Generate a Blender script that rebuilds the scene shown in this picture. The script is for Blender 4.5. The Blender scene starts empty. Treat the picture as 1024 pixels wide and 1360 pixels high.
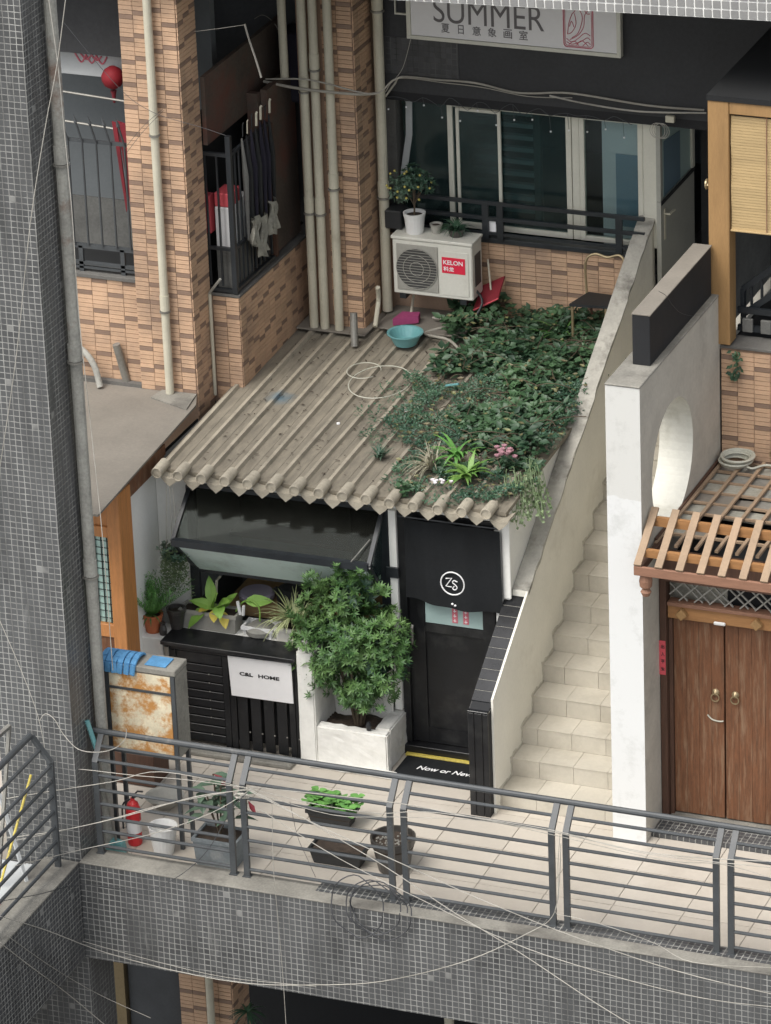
import bpy, bmesh, math, random
from mathutils import Vector, Matrix
random.seed(7)
SC = bpy.context.scene
COL = SC.collection
PI = math.pi
# ------------------------------------------------------------------ camera
cd = bpy.data.cameras.new('camera'); cam = bpy.data.objects.new('camera', cd); COL.objects.link(cam)
RX = Vector((0.92973773, 0.36644269, -0.03615957))
DN = Vector((0.12162291, -0.39829473, -0.9091585))
FW = Vector((-0.34755665, 0.84088112, -0.41487746))
mw = Matrix(((RX.x, -DN.x, -FW.x, 0), (RX.y, -DN.y, -FW.y, 0), (RX.z, -DN.z, -FW.z, 0), (0, 0, 0, 1)))
cam.matrix_world = Matrix.Translation((11.50882483, -32.3956652, 18.70221622)) @ mw
cd.sensor_fit = 'VERTICAL'; cd.sensor_height = 24.0; cd.lens = 110.1
cd.clip_start = 0.5; cd.clip_end = 500
SC.camera = cam
# ------------------------------------------------------------------ light
SUN_EL, SUN_AZ = 58.0, 205.0        # azimuth from +Y clockwise: from the front left
w = bpy.data.worlds.new('World'); SC.world = w; w.use_nodes = True
nt = w.node_tree; bg = nt.nodes['Background']
sky = nt.nodes.new('ShaderNodeTexSky'); sky.sky_type = 'NISHITA'; sky.sun_disc = False
sky.sun_elevation = math.radians(SUN_EL); sky.sun_rotation = math.radians(SUN_AZ)
sky.air_density = 1.0; sky.dust_density = 4.0; sky.ozone_density = 0.6
hs = nt.nodes.new('ShaderNodeHueSaturation'); hs.inputs['Saturation'].default_value = .3   # overcast: almost colourless sky
nt.links.new(sky.outputs[0], hs.inputs['Color']); nt.links.new(hs.outputs[0], bg.inputs[0]); bg.inputs[1].default_value = 0.15
sl = bpy.data.lights.new('sun', 'SUN'); sl.energy = 1.15; sl.angle = math.radians(32); sl.color = (1, .955, .88)
so = bpy.data.objects.new('sun', sl); COL.objects.link(so)
e, a = math.radians(SUN_EL), math.radians(SUN_AZ)
sd = Vector((math.sin(a)*math.cos(e), math.cos(a)*math.cos(e), math.sin(e)))
so.rotation_euler = sd.to_track_quat('Z', 'Y').to_euler(); so.location = (0, -10, 20)
vs = SC.view_settings; vs.view_transform = 'Standard'; vs.look = 'None'; vs.gamma = 1; vs.use_curve_mapping = False
vs.exposure = 0.66
SC.render.engine = 'CYCLES'; SC.cycles.max_bounces = 8; SC.cycles.transparent_max_bounces = 12

# ------------------------------------------------------------------ materials
def lnk(nt, a, b): nt.links.new(a, b)
def base_mat(name):
    m = bpy.data.materials.new(name); m.use_nodes = True
    return m, m.node_tree, m.node_tree.nodes['Principled BSDF']
def node(nt, t, **k):
    n = nt.nodes.new(t)
    for a, v in k.items(): setattr(n, a, v)
    return n
def c4(c): return (c[0], c[1], c[2], 1)
def worldpos(nt, scale=(1, 1, 1)):
    g = node(nt, 'ShaderNodeNewGeometry'); mp = node(nt, 'ShaderNodeMapping')
    mp.inputs['Scale'].default_value = scale
    lnk(nt, g.outputs['Position'], mp.inputs['Vector']); return mp.outputs['Vector']
def mixc(nt, fac, a, b, mode='MIX'):
    m = node(nt, 'ShaderNodeMix', data_type='RGBA', blend_type=mode)
    for s, v in ((m.inputs[0], fac), (m.inputs[6], a), (m.inputs[7], b)):
        if hasattr(v, 'links'): lnk(nt, v, s)
        elif isinstance(v, (int, float)): s.default_value = v
        else: s.default_value = c4(v)
    return m.outputs[2]
def mth(nt, op, a, b=None, c=None):
    m = node(nt, 'ShaderNodeMath', operation=op)
    for i, v in enumerate((a, b, c)):
        if v is None: continue
        if hasattr(v, 'links'): lnk(nt, v, m.inputs[i])
        else: m.inputs[i].default_value = v
    return m.outputs[0]
def ramp(nt, fac, lo, hi):
    m = node(nt, 'ShaderNodeMapRange'); lnk(nt, fac, m.inputs[0])
    m.inputs[1].default_value = lo; m.inputs[2].default_value = hi
    return m.outputs[0]
def noise(nt, vec, scale, detail=4, rough=.6):
    n = node(nt, 'ShaderNodeTexNoise'); n.inputs['Scale'].default_value = scale
    n.inputs['Detail'].default_value = detail; n.inputs['Roughness'].default_value = rough
    lnk(nt, vec, n.inputs['Vector']); return n.outputs['Fac']
def bump(nt, b, h, st, dist=.01):
    n = node(nt, 'ShaderNodeBump'); n.inputs['Strength'].default_value = st; n.inputs['Distance'].default_value = dist
    lnk(nt, h, n.inputs['Height']); lnk(nt, n.outputs[0], b.inputs['Normal'])
def pm(name, col, rough=.8, var=.25, scale=4, fine=45, bst=.25, dirt=None, dlo=.5, dhi=.75, stretch=(1, 1, 1), metal=0, spec=.5, dscale=None, pobj=0):
    """general surface: two scales of colour variation, optional second 'dirt' colour in patches, fine bump"""
    m, nt, b = base_mat(name)
    v = worldpos(nt, stretch)
    n1 = noise(nt, v, scale, 5); n2 = noise(nt, v, fine, 3)
    s = mth(nt, 'ADD', mth(nt, 'MULTIPLY', n1, .65), mth(nt, 'MULTIPLY', n2, .35))
    f = ramp(nt, s, .33, .67)
    lo = tuple(x*(1-var) for x in col); hi = tuple(min(1, x*(1+var*.7)) for x in col)
    c = mixc(nt, f, lo, hi)
    if dirt:
        d = noise(nt, v, dscale or scale*.6, 7, .7)
        c = mixc(nt, ramp(nt, d, dlo, dhi), c, dirt)
    if pobj:
        oi = node(nt, 'ShaderNodeObjectInfo')
        k = mth(nt, 'ADD', mth(nt, 'MULTIPLY', oi.outputs['Random'], pobj), 1-pobj/2)
        hsv = node(nt, 'ShaderNodeHueSaturation'); lnk(nt, c, hsv.inputs['Color']); lnk(nt, k, hsv.inputs['Value']); c = hsv.outputs[0]
    lnk(nt, c, b.inputs['Base Color'])
    r = mth(nt, 'ADD', mth(nt, 'MULTIPLY', n1, .25), rough-.12); lnk(nt, r, b.inputs['Roughness'])
    b.inputs['Metallic'].default_value = metal; b.inputs['Specular IOR Level'].default_value = spec
    if bst: bump(nt, b, s, bst, .006)
    return m
def mosaic(name, tile, grout, pitch=.052, gw=.11, var=.35, smear=(.3, .3, .285), sm_lo=.64):
    m, nt, b = base_mat(name)
    g = node(nt, 'ShaderNodeNewGeometry'); sp = node(nt, 'ShaderNodeSeparateXYZ'); lnk(nt, g.outputs['Position'], sp.inputs[0])
    sn = node(nt, 'ShaderNodeSeparateXYZ'); lnk(nt, g.outputs['True Normal'], sn.inputs[0])
    def pick(k, a, b_):  # k: normal component; choose b_ where |k|>.5 else a
        t = mth(nt, 'GREATER_THAN', mth(nt, 'ABSOLUTE', k), .5)
        return mth(nt, 'ADD', mth(nt, 'MULTIPLY', b_, t), mth(nt, 'MULTIPLY', a, mth(nt, 'SUBTRACT', 1, t)))
    u = pick(sn.outputs[0], sp.outputs[0], sp.outputs[1]); v = pick(sn.outputs[2], sp.outputs[2], sp.outputs[1])
    # slight waviness of hand-set tiles
    wob = noise(nt, g.outputs['Position'], 3, 2)
    u = mth(nt, 'DIVIDE', mth(nt, 'ADD', u, mth(nt, 'MULTIPLY', wob, .012)), pitch)
    v = mth(nt, 'DIVIDE', mth(nt, 'ADD', v, mth(nt, 'MULTIPLY', wob, .012)), pitch)
    fu, fv = mth(nt, 'FRACT', u), mth(nt, 'FRACT', v)
    def edge(f): return mth(nt, 'MINIMUM', f, mth(nt, 'SUBTRACT', 1, f))
    ed = mth(nt, 'MINIMUM', edge(fu), edge(fv))
    gm = mth(nt, 'SUBTRACT', 1, ramp(nt, ed, gw*.45, gw*.75))
    cb = node(nt, 'ShaderNodeCombineXYZ'); lnk(nt, mth(nt, 'FLOOR', u), cb.inputs[0]); lnk(nt, mth(nt, 'FLOOR', v), cb.inputs[1])
    wn = node(nt, 'ShaderNodeTexWhiteNoise', noise_dimensions='2D'); lnk(nt, cb.outputs[0], wn.inputs['Vector'])
    lo = tuple(x*(1-var) for x in tile); hi = tuple(x*(1+var) for x in tile)
    c = mixc(nt, wn.outputs['Value'], lo, hi)
    big = noise(nt, g.outputs['Position'], 1.3, 6)
    c = mixc(nt, ramp(nt, big, .35, .7), c, tuple(x*1.35 for x in tile))
    gcol = mixc(nt, ramp(nt, noise(nt, g.outputs['Position'], 2.2, 5), .3, .7), tuple(x*.5 for x in grout), grout)
    # chipped or patched tiles and rain streaks
    wn2 = node(nt, 'ShaderNodeTexWhiteNoise', noise_dimensions='2D'); ad = node(nt, 'ShaderNodeVectorMath', operation='ADD'); ad.inputs[1].default_value = (17.3, 5.1, 0)
    lnk(nt, cb.outputs[0], ad.inputs[0]); lnk(nt, ad.outputs[0], wn2.inputs['Vector'])
    chip = mth(nt, 'MULTIPLY', mth(nt, 'GREATER_THAN', wn2.outputs['Value'], .985), ramp(nt, noise(nt, g.outputs['Position'], .9, 3), .48, .52))
    c = mixc(nt, mth(nt, 'MULTIPLY', chip, .7), c, smear)
    ms = node(nt, 'ShaderNodeMapping'); ms.inputs['Scale'].default_value = (3.5, 3.5, .35); lnk(nt, g.outputs['Position'], ms.inputs[0])
    streak = noise(nt, ms.outputs[0], 2.6, 6, .65)
    gcol = mixc(nt, ramp(nt, streak, .42, .66), gcol, tuple(x*1.35 for x in grout))
    c = mixc(nt, mth(nt, 'MULTIPLY', ramp(nt, streak, .35, .62), .35), tuple(x*.6 for x in tile), c) if 0 else c
    c = mixc(nt, gm, c, gcol)
    c = mixc(nt, mth(nt, 'MULTIPLY', ramp(nt, streak, .50, .30), .28), c, tuple(x*.45 for x in tile))
    mp = node(nt, 'ShaderNodeMapping'); mp.inputs['Scale'].default_value = (4, 4, .8); lnk(nt, g.outputs['Position'], mp.inputs[0])
    c = mixc(nt, mth(nt, 'MULTIPLY', ramp(nt, noise(nt, mp.outputs[0], 1.2, 7, .7), sm_lo, sm_lo+.12), .55), c, smear)
    lnk(nt, c, b.inputs['Base Color'])
    lnk(nt, mth(nt, 'ADD', mth(nt, 'MULTIPLY', gm, .5), mth(nt, 'ADD', .25, mth(nt, 'MULTIPLY', big, .25))), b.inputs['Roughness'])
    bump(nt, b, mth(nt, 'SUBTRACT', 1, gm), .5, .004)
    return m
def leafm(name, a, b_, c_=None, rough=.5):
    m, nt, b = base_mat(name)
    g = node(nt, 'ShaderNodeNewGeometry')
    c = mixc(nt, g.outputs['Random Per Island'], a, b_)
    n = noise(nt, g.outputs['Position'], 2.5, 3)
    c = mixc(nt, ramp(nt, n, .45, .7), c, c_ or tuple(x*1.5 for x in b_))
    lnk(nt, c, b.inputs['Base Color']); b.inputs['Roughness'].default_value = rough
    b.inputs['Transmission Weight'].default_value = 0
    b.inputs['Subsurface Weight'].default_value = 0
    return m
def glassm(name, tint, refl=.12, rough=.03, dust=(.3, .32, .3), dust_sheen_f=.1):  # dust: diffuse colour, for some panes a painted-in reflection
    m = bpy.data.materials.new(name); m.use_nodes = True; nt = m.node_tree; nt.nodes.clear()
    out = node(nt, 'ShaderNodeOutputMaterial')
    t = node(nt, 'ShaderNodeBsdfTransparent'); t.inputs[0].default_value = c4(tint)
    gl = node(nt, 'ShaderNodeBsdfGlossy'); gl.inputs['Roughness'].default_value = rough; gl.inputs[0].default_value = (.9, .95, .95, 1)
    fr = node(nt, 'ShaderNodeFresnel'); fr.inputs[0].default_value = 1.52
    m1 = node(nt, 'ShaderNodeMixShader'); lnk(nt, mth(nt, 'ADD', fr.outputs[0], refl), m1.inputs[0])
    lnk(nt, t.outputs[0], m1.inputs[1]); lnk(nt, gl.outputs[0], m1.inputs[2])
    d = node(nt, 'ShaderNodeBsdfDiffuse'); d.inputs[0].default_value = c4(dust)
    m2 = node(nt, 'ShaderNodeMixShader')
    lnk(nt, mth(nt, 'MULTIPLY', noise(nt, worldpos(nt), 3, 6, .7), dust_sheen_f*2), m2.inputs[0])
    lnk(nt, m1.outputs[0], m2.inputs[1]); lnk(nt, d.outputs[0], m2.inputs[2]); lnk(nt, m2.outputs[0], out.inputs[0])
    return m
M = {}
M['mosaic'] = mosaic('grey_mosaic_tiles', (.078, .080, .081), (.265, .265, .25), gw=.115, var=.22)
M['mosaic_dark'] = mosaic('dark_mosaic_tiles', (.055, .057, .060), (.27, .27, .25), gw=.12, sm_lo=.6)
M['mosaic_band'] = mosaic('painted_over_mosaic', (.048, .049, .051), (.085, .086, .085), gw=.13, smear=(.06, .06, .06))
M['grouty'] = pm('pale_grout', (.80, .80, .77), .9, .2)
M['beam_tile'] = pm('grey_square_tile', (.26, .26, .255), .35, .12, pobj=.2, bst=.05)
M['concrete'] = pm('weathered_concrete', (.245, .235, .205), .9, .35, 3, 50, .5, dirt=(.115, .108, .095), dlo=.48, dhi=.68)
M['concrete_dark'] = pm('dark_concrete', (.13, .125, .115), .9, .3, 3, 50, .4)
M['roof'] = pm('dusty_roof_cement', (.225, .20, .155), .92, .36, 3, 60, .5, dirt=(.13, .118, .095), dlo=.52, dhi=.74, stretch=(5, 1.1, 2), dscale=1.3)
M['rib'] = pm('roof_rib_cement', (.335, .30, .235), .9, .28, 5, 60, .3, dirt=(.14, .13, .1), dlo=.56, dhi=.8, pobj=.15)
M['cap'] = pm('tile_cap_cement', (.37, .335, .265), .9, .22, 9, 60, .3, dirt=(.2, .18, .14), dlo=.55, dhi=.8, pobj=.18)
M['brick'] = pm('tan_facade_brick', (.565, .375, .245), .6, .16, 3, 60, .1, dirt=(.27, .19, .14), dlo=.5, dhi=.78, pobj=.16, dscale=1.2)
M['brick_dark'] = pm('brown_facade_brick', (.245, .165, .12), .6, .18, 3, 60, .1, pobj=.16)
M['brick_joint'] = pm('brick_joint_mortar', (.36, .25, .18), .9, .2, bst=.1)
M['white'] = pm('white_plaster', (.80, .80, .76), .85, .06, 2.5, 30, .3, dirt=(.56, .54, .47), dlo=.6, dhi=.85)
M['white_rough'] = pm('rough_white_plaster', (.78, .77, .72), .9, .1, 6, 22, .9, dirt=(.42, .40, .35), dlo=.6, dhi=.8)
M['cream'] = pm('cream_plaster', (.77, .75, .67), .85, .07, 2, 30, .35, dirt=(.56, .53, .45), dlo=.55, dhi=.8)
M['coping'] = pm('rough_cement_coping', (.40, .385, .34), .9, .25, 6, 40, .8, dirt=(.17, .16, .14), dlo=.5, dhi=.68)
M['skirt'] = pm('bare_cement_skirting', (.56, .53, .46), .95, .3, 8, 50, .8, dirt=(.6, .58, .5), dlo=.55, dhi=.62)
M['greyplaster'] = pm('grey_beige_plaster', (.50, .48, .42), .9, .14, 3, 28, .8, dirt=(.33, .31, .27), dlo=.52, dhi=.75)
M['floor_tile'] = pm('beige_floor_tile', (.51, .465, .40), .42, .08, 1.5, 30, .06, dirt=(.40, .36, .30), dlo=.52, dhi=.8, pobj=.07)
M['floor_joint'] = pm('floor_joint', (.30, .27, .23), .9, .2)
M['stair_tile'] = pm('cream_stair_tile', (.52, .485, .41), .45, .1, 1.5, 30, .05, dirt=(.34, .31, .25), dlo=.5, dhi=.75, pobj=.1)
M['rail'] = pm('grey_painted_steel', (.062, .068, .072), .45, .25, 6, 80, .15, dirt=(.2, .19, .17), dlo=.62, dhi=.8)
M['black'] = pm('black_painted_wood', (.009, .0095, .011), .40, .35, 5, 70, .15, dirt=(.045, .045, .043), dlo=.5, dhi=.8)
M['blackmat'] = pm('matt_black', (.013, .014, .016), .75, .3, 5, 60, .15)
M['blacksteel'] = pm('black_steel', (.022, .026, .03), .35, .3)
M['blacktile'] = pm('black_glazed_tile', (.016, .017, .019), .22, .3, bst=.05, pobj=.2)
M['cloth_black'] = pm('black_cloth', (.014, .0155, .017), .9, .25, 3, 40, .2, spec=.25)
M['dark'] = pm('dark_grey_render', (.045, .046, .048), .85, .25, 2, 30, .2)
M['dark2'] = pm('slate_render', (.075, .08, .085), .85, .2)
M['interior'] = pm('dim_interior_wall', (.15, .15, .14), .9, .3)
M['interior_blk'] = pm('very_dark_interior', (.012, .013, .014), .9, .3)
M['brownpanel'] = pm('brown_stained_panel', (.085, .066, .052), .8, .35, 2, 30, .2, dirt=(.13, .05, .035), dlo=.5, dhi=.7)
M['pvc'] = pm('aged_cream_pvc', (.56, .53, .42), .5, .12, 3, 40, .05, dirt=(.33, .30, .22), dlo=.6, dhi=.85)
M['greypipe'] = pm('weathered_grey_pipe', (.34, .335, .30), .8, .3, 5, 40, .4, dirt=(.17, .10, .07), dlo=.58, dhi=.75)
M['steelpipe'] = pm('dull_steel', (.30, .29, .26), .5, .3, metal=.5)
M['sheet'] = pm('cement_board', (.215, .195, .165), .9, .18, 2, 40, .3, dirt=(.17, .155, .13), dlo=.5, dhi=.8)
M['orangewood'] = pm('varnished_orange_wood', (.50, .215, .07), .5, .25, 6, 30, .2, stretch=(6, 6, .6))
M['wood'] = pm('brown_door_wood', (.15, .062, .027), .65, .4, 7, 40, .35, dirt=(.24, .15, .09), dlo=.5, dhi=.72, stretch=(9, 4, .8), dscale=3)
M['wooddark'] = pm('dark_brown_wood', (.085, .042, .026), .7, .3, 6, 40, .3, stretch=(6, 6, .6))
M['woodmid'] = pm('red_brown_wood', (.26, .135, .085), .7, .2, 6, 40, .25, stretch=(1, 6, 6))
M['woodtan'] = pm('sunbleached_batten', (.33, .235, .155), .75, .2, 6, 50, .25, pobj=.12)
M['lintel'] = pm('golden_brown_beam', (.34, .17, .065), .6, .25, 6, 50, .2, stretch=(.6, 6, 6))
M['framewood'] = pm('ochre_wood_frame', (.33, .195, .08), .6, .2, 4, 40, .15, stretch=(4, 4, .5))
M['bamboo'] = pm('bamboo_slat', (.47, .34, .17), .7, .14, 3, 60, .1, pobj=.14, stretch=(1, 1, 4))
M['signwhite'] = pm('white_sign_board', (.78, .77, .76), .5, .04, 2, 20, .03)
M['winframe'] = pm('cream_window_frame', (.66, .65, .56), .5, .08)
M['doorgrey'] = pm('grey_door_panel', (.36, .36, .32), .6, .1)
M['ac'] = pm('offwhite_enamel', (.68, .67, .60), .5, .08, 4, 40, .05, dirt=(.42, .39, .31), dlo=.6, dhi=.85)
M['acdark'] = pm('grille_grey', (.06, .06, .058), .6, .2)
M['lantern'] = pm('red_paper_shade', (.25, .010, .018), .7, .15, bst=.02)
M['red'] = pm('red_enamel', (.58, .03, .035), .4, .1, bst=.02)
M['redpaper'] = pm('red_paper', (.62, .09, .11), .7, .08)
M['redsign'] = pm('red_label', (.72, .02, .06), .5, .05)
M['pink'] = pm('magenta_bristle', (.36, .06, .17), .8, .25)
M['dustred'] = pm('dark_red_plastic', (.22, .025, .035), .4, .15)
M['turq'] = pm('turquoise_plastic', (.15, .36, .37), .4, .12, dirt=(.32, .42, .4), dlo=.6, dhi=.8)
M['terracotta'] = pm('terracotta', (.50, .15, .06), .7, .15)
M['whitepot'] = pm('white_ceramic', (.78, .78, .76), .3, .05, bst=.02)
M['greyplastic'] = pm('grey_pot', (.36, .35, .31), .7, .12)
M['slategrey'] = pm('slate_blue_grey_planter', (.20, .225, .235), .85, .25, 6, 40, .3, dirt=(.38, .38, .36), dlo=.55, dhi=.75)
M['blackplastic'] = pm('black_plastic', (.02, .022, .024), .5, .3)
M['glazed'] = pm('dark_glazed_pot', (.06, .055, .05), .35, .35, dirt=(.18, .16, .13), dlo=.55, dhi=.8)
M['soil'] = pm('potting_soil', (.05, .036, .026), .95, .45, 14, 90, 1)
M['blue'] = pm('blue_cloth', (.10, .29, .52), .85, .25, 12, 60, .6)
M['brass'] = pm('old_brass', (.34, .27, .16), .4, .2, metal=.6)
M['ink'] = pm('black_ink', (.02, .02, .02), .7, .1, bst=0)
M['inkgrey'] = pm('grey_ink', (.16, .15, .15), .7, .1, bst=0)
M['whiteprint'] = pm('white_print', (.85, .85, .85), .6, .03, bst=0)
M['redprint'] = pm('red_print', (.60, .16, .20), .6, .05, bst=0)
M['yellow'] = pm('yellow_strip', (.62, .50, .10), .6, .3, 20, 60, .2, dirt=(.2, .17, .1), dlo=.5, dhi=.7)
M['wire_w'] = pm('white_cable_sheath', (.44, .42, .37), .6, .2, 2, 20, 0, dirt=(.2, .19, .16), dlo=.5, dhi=.7)
M['wire_g'] = pm('dusty_cable_sheath', (.36, .34, .29), .7, .2, bst=0)
M['wire_k'] = pm('black_cable_sheath', (.06, .062, .066), .6, .2, bst=0)
M['bark'] = pm('bark', (.10, .075, .05), .9, .3)
M['leaf'] = leafm('shrub_leaf', (.038, .10, .028), (.09, .185, .05), (.15, .26, .075))
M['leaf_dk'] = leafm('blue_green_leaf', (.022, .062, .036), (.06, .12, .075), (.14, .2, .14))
M['ivy'] = leafm('ivy_leaf', (.015, .044, .022), (.042, .09, .042), (.075, .15, .065))
M['ivy2'] = leafm('fine_creeper_leaf', (.022, .065, .040), (.045, .11, .06), (.07, .14, .075))
M['lime'] = leafm('lime_leaf', (.16, .34, .05), (.26, .44, .08), (.32, .5, .12))
M['lime2'] = leafm('yellow_green_leaf', (.09, .20, .04), (.16, .29, .06), (.2, .33, .09))
M['yellowleaf'] = leafm('yellowing_leaf', (.50, .36, .05), (.5, .42, .09))
M['stripe'] = leafm('striped_blade', (.26, .32, .12), (.50, .52, .30), (.42, .46, .24))
M['dryblade'] = leafm('dry_blade', (.20, .19, .13), (.36, .34, .25), (.3, .28, .2))
M['palegreen'] = leafm('pale_trailing_leaf', (.10, .16, .07), (.20, .27, .13), (.24, .30, .18))
M['deadleaf'] = leafm('withered_leaf', (.11, .085, .05), (.19, .20, .08), (.22, .19, .10))
M['fern'] = leafm('fern_leaf', (.06, .17, .04), (.11, .26, .06))
M['lemon'] = pm('small_yellow_fruit', (.46, .40, .10), .5, .1)
M['pinkflower'] = pm('pink_petal', (.36, .19, .22), .7, .15)
M['whiteflower'] = pm('white_petal', (.78, .74, .76), .7, .1)
M['lavender'] = pm('pale_violet_plastic', (.42, .38, .48), .5, .1)
M['cardboard'] = pm('cardboard', (.36, .24, .12), .8, .15)
M['rust'] = pm('rust_stained_enamel', (.74, .66, .48), .6, .2, 9, 60, .2, dirt=(.50, .24, .07), dlo=.45, dhi=.58, dscale=6.5)
M['glass'] = glassm('window_glass', (.50, .60, .60), -.02, .12, (.20, .32, .32), .07)  # teal diffuse share paints a reflection into the panes
M['glass_smoke'] = glassm('smoked_glass', (.60, .62, .60), -.042, .10, (.14, .14, .12), .05)
M['glass_green'] = glassm('green_tinted_glass', (.45, .62, .58), .15, .3, (.66, .78, .77), .99)  # pale diffuse share paints the bright floor's reflection into the pane
M['glass_clear'] = glassm('clear_glass', (.86, .92, .92), -.03, .15, dust_sheen_f=.02)
M['glass_frost'] = pm('frosted_pale_green_film', (.36, .48, .46), .35, .05, bst=0)
M['mirrorblue'] = pm('blue_grey_board', (.13, .20, .25), .5, .1)
M['roomwall'] = pm('dim_room_wall', (.15, .165, .17), .9, .1)
M['reveal'] = pm('limewashed_reveal', (.66, .65, .58), .85, .1, 3, 30, .4, dirt=(.40, .38, .30), dlo=.5, dhi=.72)
M['pale_wall'] = pm('pale_grey_wall', (.46, .48, .48), .85, .08)
M['lattice_glass'] = pm('pale_teal_pane', (.40, .58, .52), .25, .08, bst=0)
M['clothgrey'] = pm('faded_cloth', (.33, .32, .27), .95, .25, 10, 40, .5)
M['clothviolet'] = pm('dark_violet_cloth', (.022, .02, .034), .95, .25)
M['stripe_box'] = pm('white_crate', (.75, .76, .76), .6, .05)
M['straw'] = pm('pale_plastic_hose', (.50, .50, .42), .45, .12, bst=0)
M['clearplastic'] = pm('dusty_clear_sheet', (.24, .235, .21), .6, .3, 5, 30, .3, dirt=(.36, .36, .33), dlo=.55, dhi=.75)

# ------------------------------------------------------------------ builders
class MB:
    def __init__(s): s.v = []; s.f = []; s.mi = []; s.m = 0
    def add(s, vs, fs):
        n = len(s.v); s.v += [tuple(p) for p in vs]
        for f in fs: s.f.append(tuple(n+i for i in f)); s.mi.append(s.m)
        return s
    def box(s, x0, x1, y0, y1, z0, z1):
        return s.add([(x0,y0,z0),(x1,y0,z0),(x1,y1,z0),(x0,y1,z0),(x0,y0,z1),(x1,y0,z1),(x1,y1,z1),(x0,y1,z1)],
                     [(0,3,2,1),(4,5,6,7),(0,1,5,4),(1,2,6,5),(2,3,7,6),(3,0,4,7)])
    def bar(s, p, q, w, h, up=(0, 0, 1)):
        p, q = Vector(p), Vector(q); d = (q-p).normalized(); r = d.cross(Vector(up))
        if r.length < 1e-4: r = d.cross(Vector((0, 1, 0)))
        r.normalize(); u = r.cross(d)
        vs = []
        for c in (p, q):
            for a_, b_ in ((-1, -1), (1, -1), (1, 1), (-1, 1)): vs.append(c + r*a_*w/2 + u*b_*h/2)
        return s.add(vs, [(0,1,2,3),(4,7,6,5),(0,4,5,1),(1,5,6,2),(2,6,7,3),(3,7,4,0)])
    def tube(s, pts, r, n=8, cap=True):
        pts = [Vector(p) for p in pts]; rs = r if isinstance(r, (list, tuple)) else [r]*len(pts)
        vs = []; prev = None
        for i, p in enumerate(pts):
            d = (pts[min(i+1, len(pts)-1)]-pts[max(i-1, 0)]).normalized()
            if prev is None:
                a_ = Vector((0, 0, 1)) if abs(d.z) < .9 else Vector((0, 1, 0))
                u = d.cross(a_).normalized()
            else:
                u = (prev - d*prev.dot(d)).normalized()
            prev = u; v_ = d.cross(u)
            for k in range(n):
                t = 2*PI*k/n; vs.append(p + (u*math.cos(t)+v_*math.sin(t))*rs[i])
        fs = []
        for i in range(len(pts)-1):
            for k in range(n):
                a0 = i*n+k; a1 = i*n+(k+1) % n; fs.append((a0, a1, a1+n, a0+n))
        if cap: fs += [tuple(range(n))[::-1], tuple(len(vs)-n+k for k in range(n))]
        return s.add(vs, fs)
    def lathe(s, c, prof, n=20, cap=True):
        vs = []; fs = []
        for r, z in prof:
            for k in range(n): vs.append((c[0]+r*math.cos(2*PI*k/n), c[1]+r*math.sin(2*PI*k/n), c[2]+z))
        for i in range(len(prof)-1):
            for k in range(n):
                a0 = i*n+k; a1 = i*n+(k+1) % n; fs.append((a0, a1, a1+n, a0+n))
        if cap: fs += [tuple(range(n))[::-1], tuple(len(vs)-n+k for k in range(n))]
        return s.add(vs, fs)
    def prism(s, poly, axis, a0, a1):
        """poly: 2D points; axis 'x': (y,z), 'y': (x,z), 'z': (x,y)"""
        def mk(p, a_): return {'x': (a_, p[0], p[1]), 'y': (p[0], a_, p[1]), 'z': (p[0], p[1], a_)}[axis]
        n = len(poly); vs = [mk(p, a0) for p in poly]+[mk(p, a1) for p in poly]
        return s.add(vs, [tuple(range(n)), tuple(range(2*n-1, n-1, -1))]+[(i, n+i, n+(i+1) % n, (i+1) % n) for i in range(n)])
    def leaf(s, p, d, nrm, L, W, droop=0.0, simple=False):
        p, d, nrm = Vector(p), Vector(d).normalized(), Vector(nrm)
        r = d.cross(nrm)
        if r.length < 1e-3: r = Vector((1, 0, 0))
        r.normalize(); u = r.cross(d)
        m_ = p+d*L*.5+u*L*.06; t = p+d*L-u*L*droop
        if simple: return s.add([p, m_+r*W/2, t, m_-r*W/2], [(0, 1, 2, 3)])
        return s.add([p, p+d*L*.45+r*W/2, t, p+d*L*.45-r*W/2, p+d*L*.5-u*W*.18], [(0, 1, 4), (1, 2, 4), (2, 3, 4), (3, 0, 4)])
    def oval(s, p, d, nrm, L, W, droop=.1):
        p, d, nrm = Vector(p), Vector(d).normalized(), Vector(nrm); r = d.cross(nrm).normalized(); u = r.cross(d); vs = []
        T = (0, .12, .35, .6, .85, 1); Wd = (0, .55, 1, .9, .45, 0); C_ = [p+d*L*t-u*L*droop*t*t for t in T]
        for c, w in zip(C_, Wd): vs += [c+r*W/2*w+u*W*.12*w, c, c-r*W/2*w+u*W*.12*w]
        fs = []
        for i in range(5): fs += [(3*i, 3*i+1, 3*i+4, 3*i+3), (3*i+1, 3*i+2, 3*i+5, 3*i+4)]
        return s.add(vs, fs)
    def blade(s, p, d, L, W, arch=1.0, n=6, up=Vector((0, 0, 1))):
        p, d = Vector(p), Vector(d).normalized(); side = d.cross(up)
        if side.length < 1e-3: side = Vector((1, 0, 0))
        side.normalize(); vs = []; q = p.copy(); dd = d.copy()
        for i in range(n+1):
            t = i/n; wv = W*(1-t**2)*.5+.0008
            vs += [q+side*wv, q-side*wv]; q = q+dd*(L/n); dd = (dd-up*arch*1.6/n).normalized()
        return s.add(vs, [(2*i, 2*i+1, 2*i+3, 2*i+2) for i in range(n)])
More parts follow.
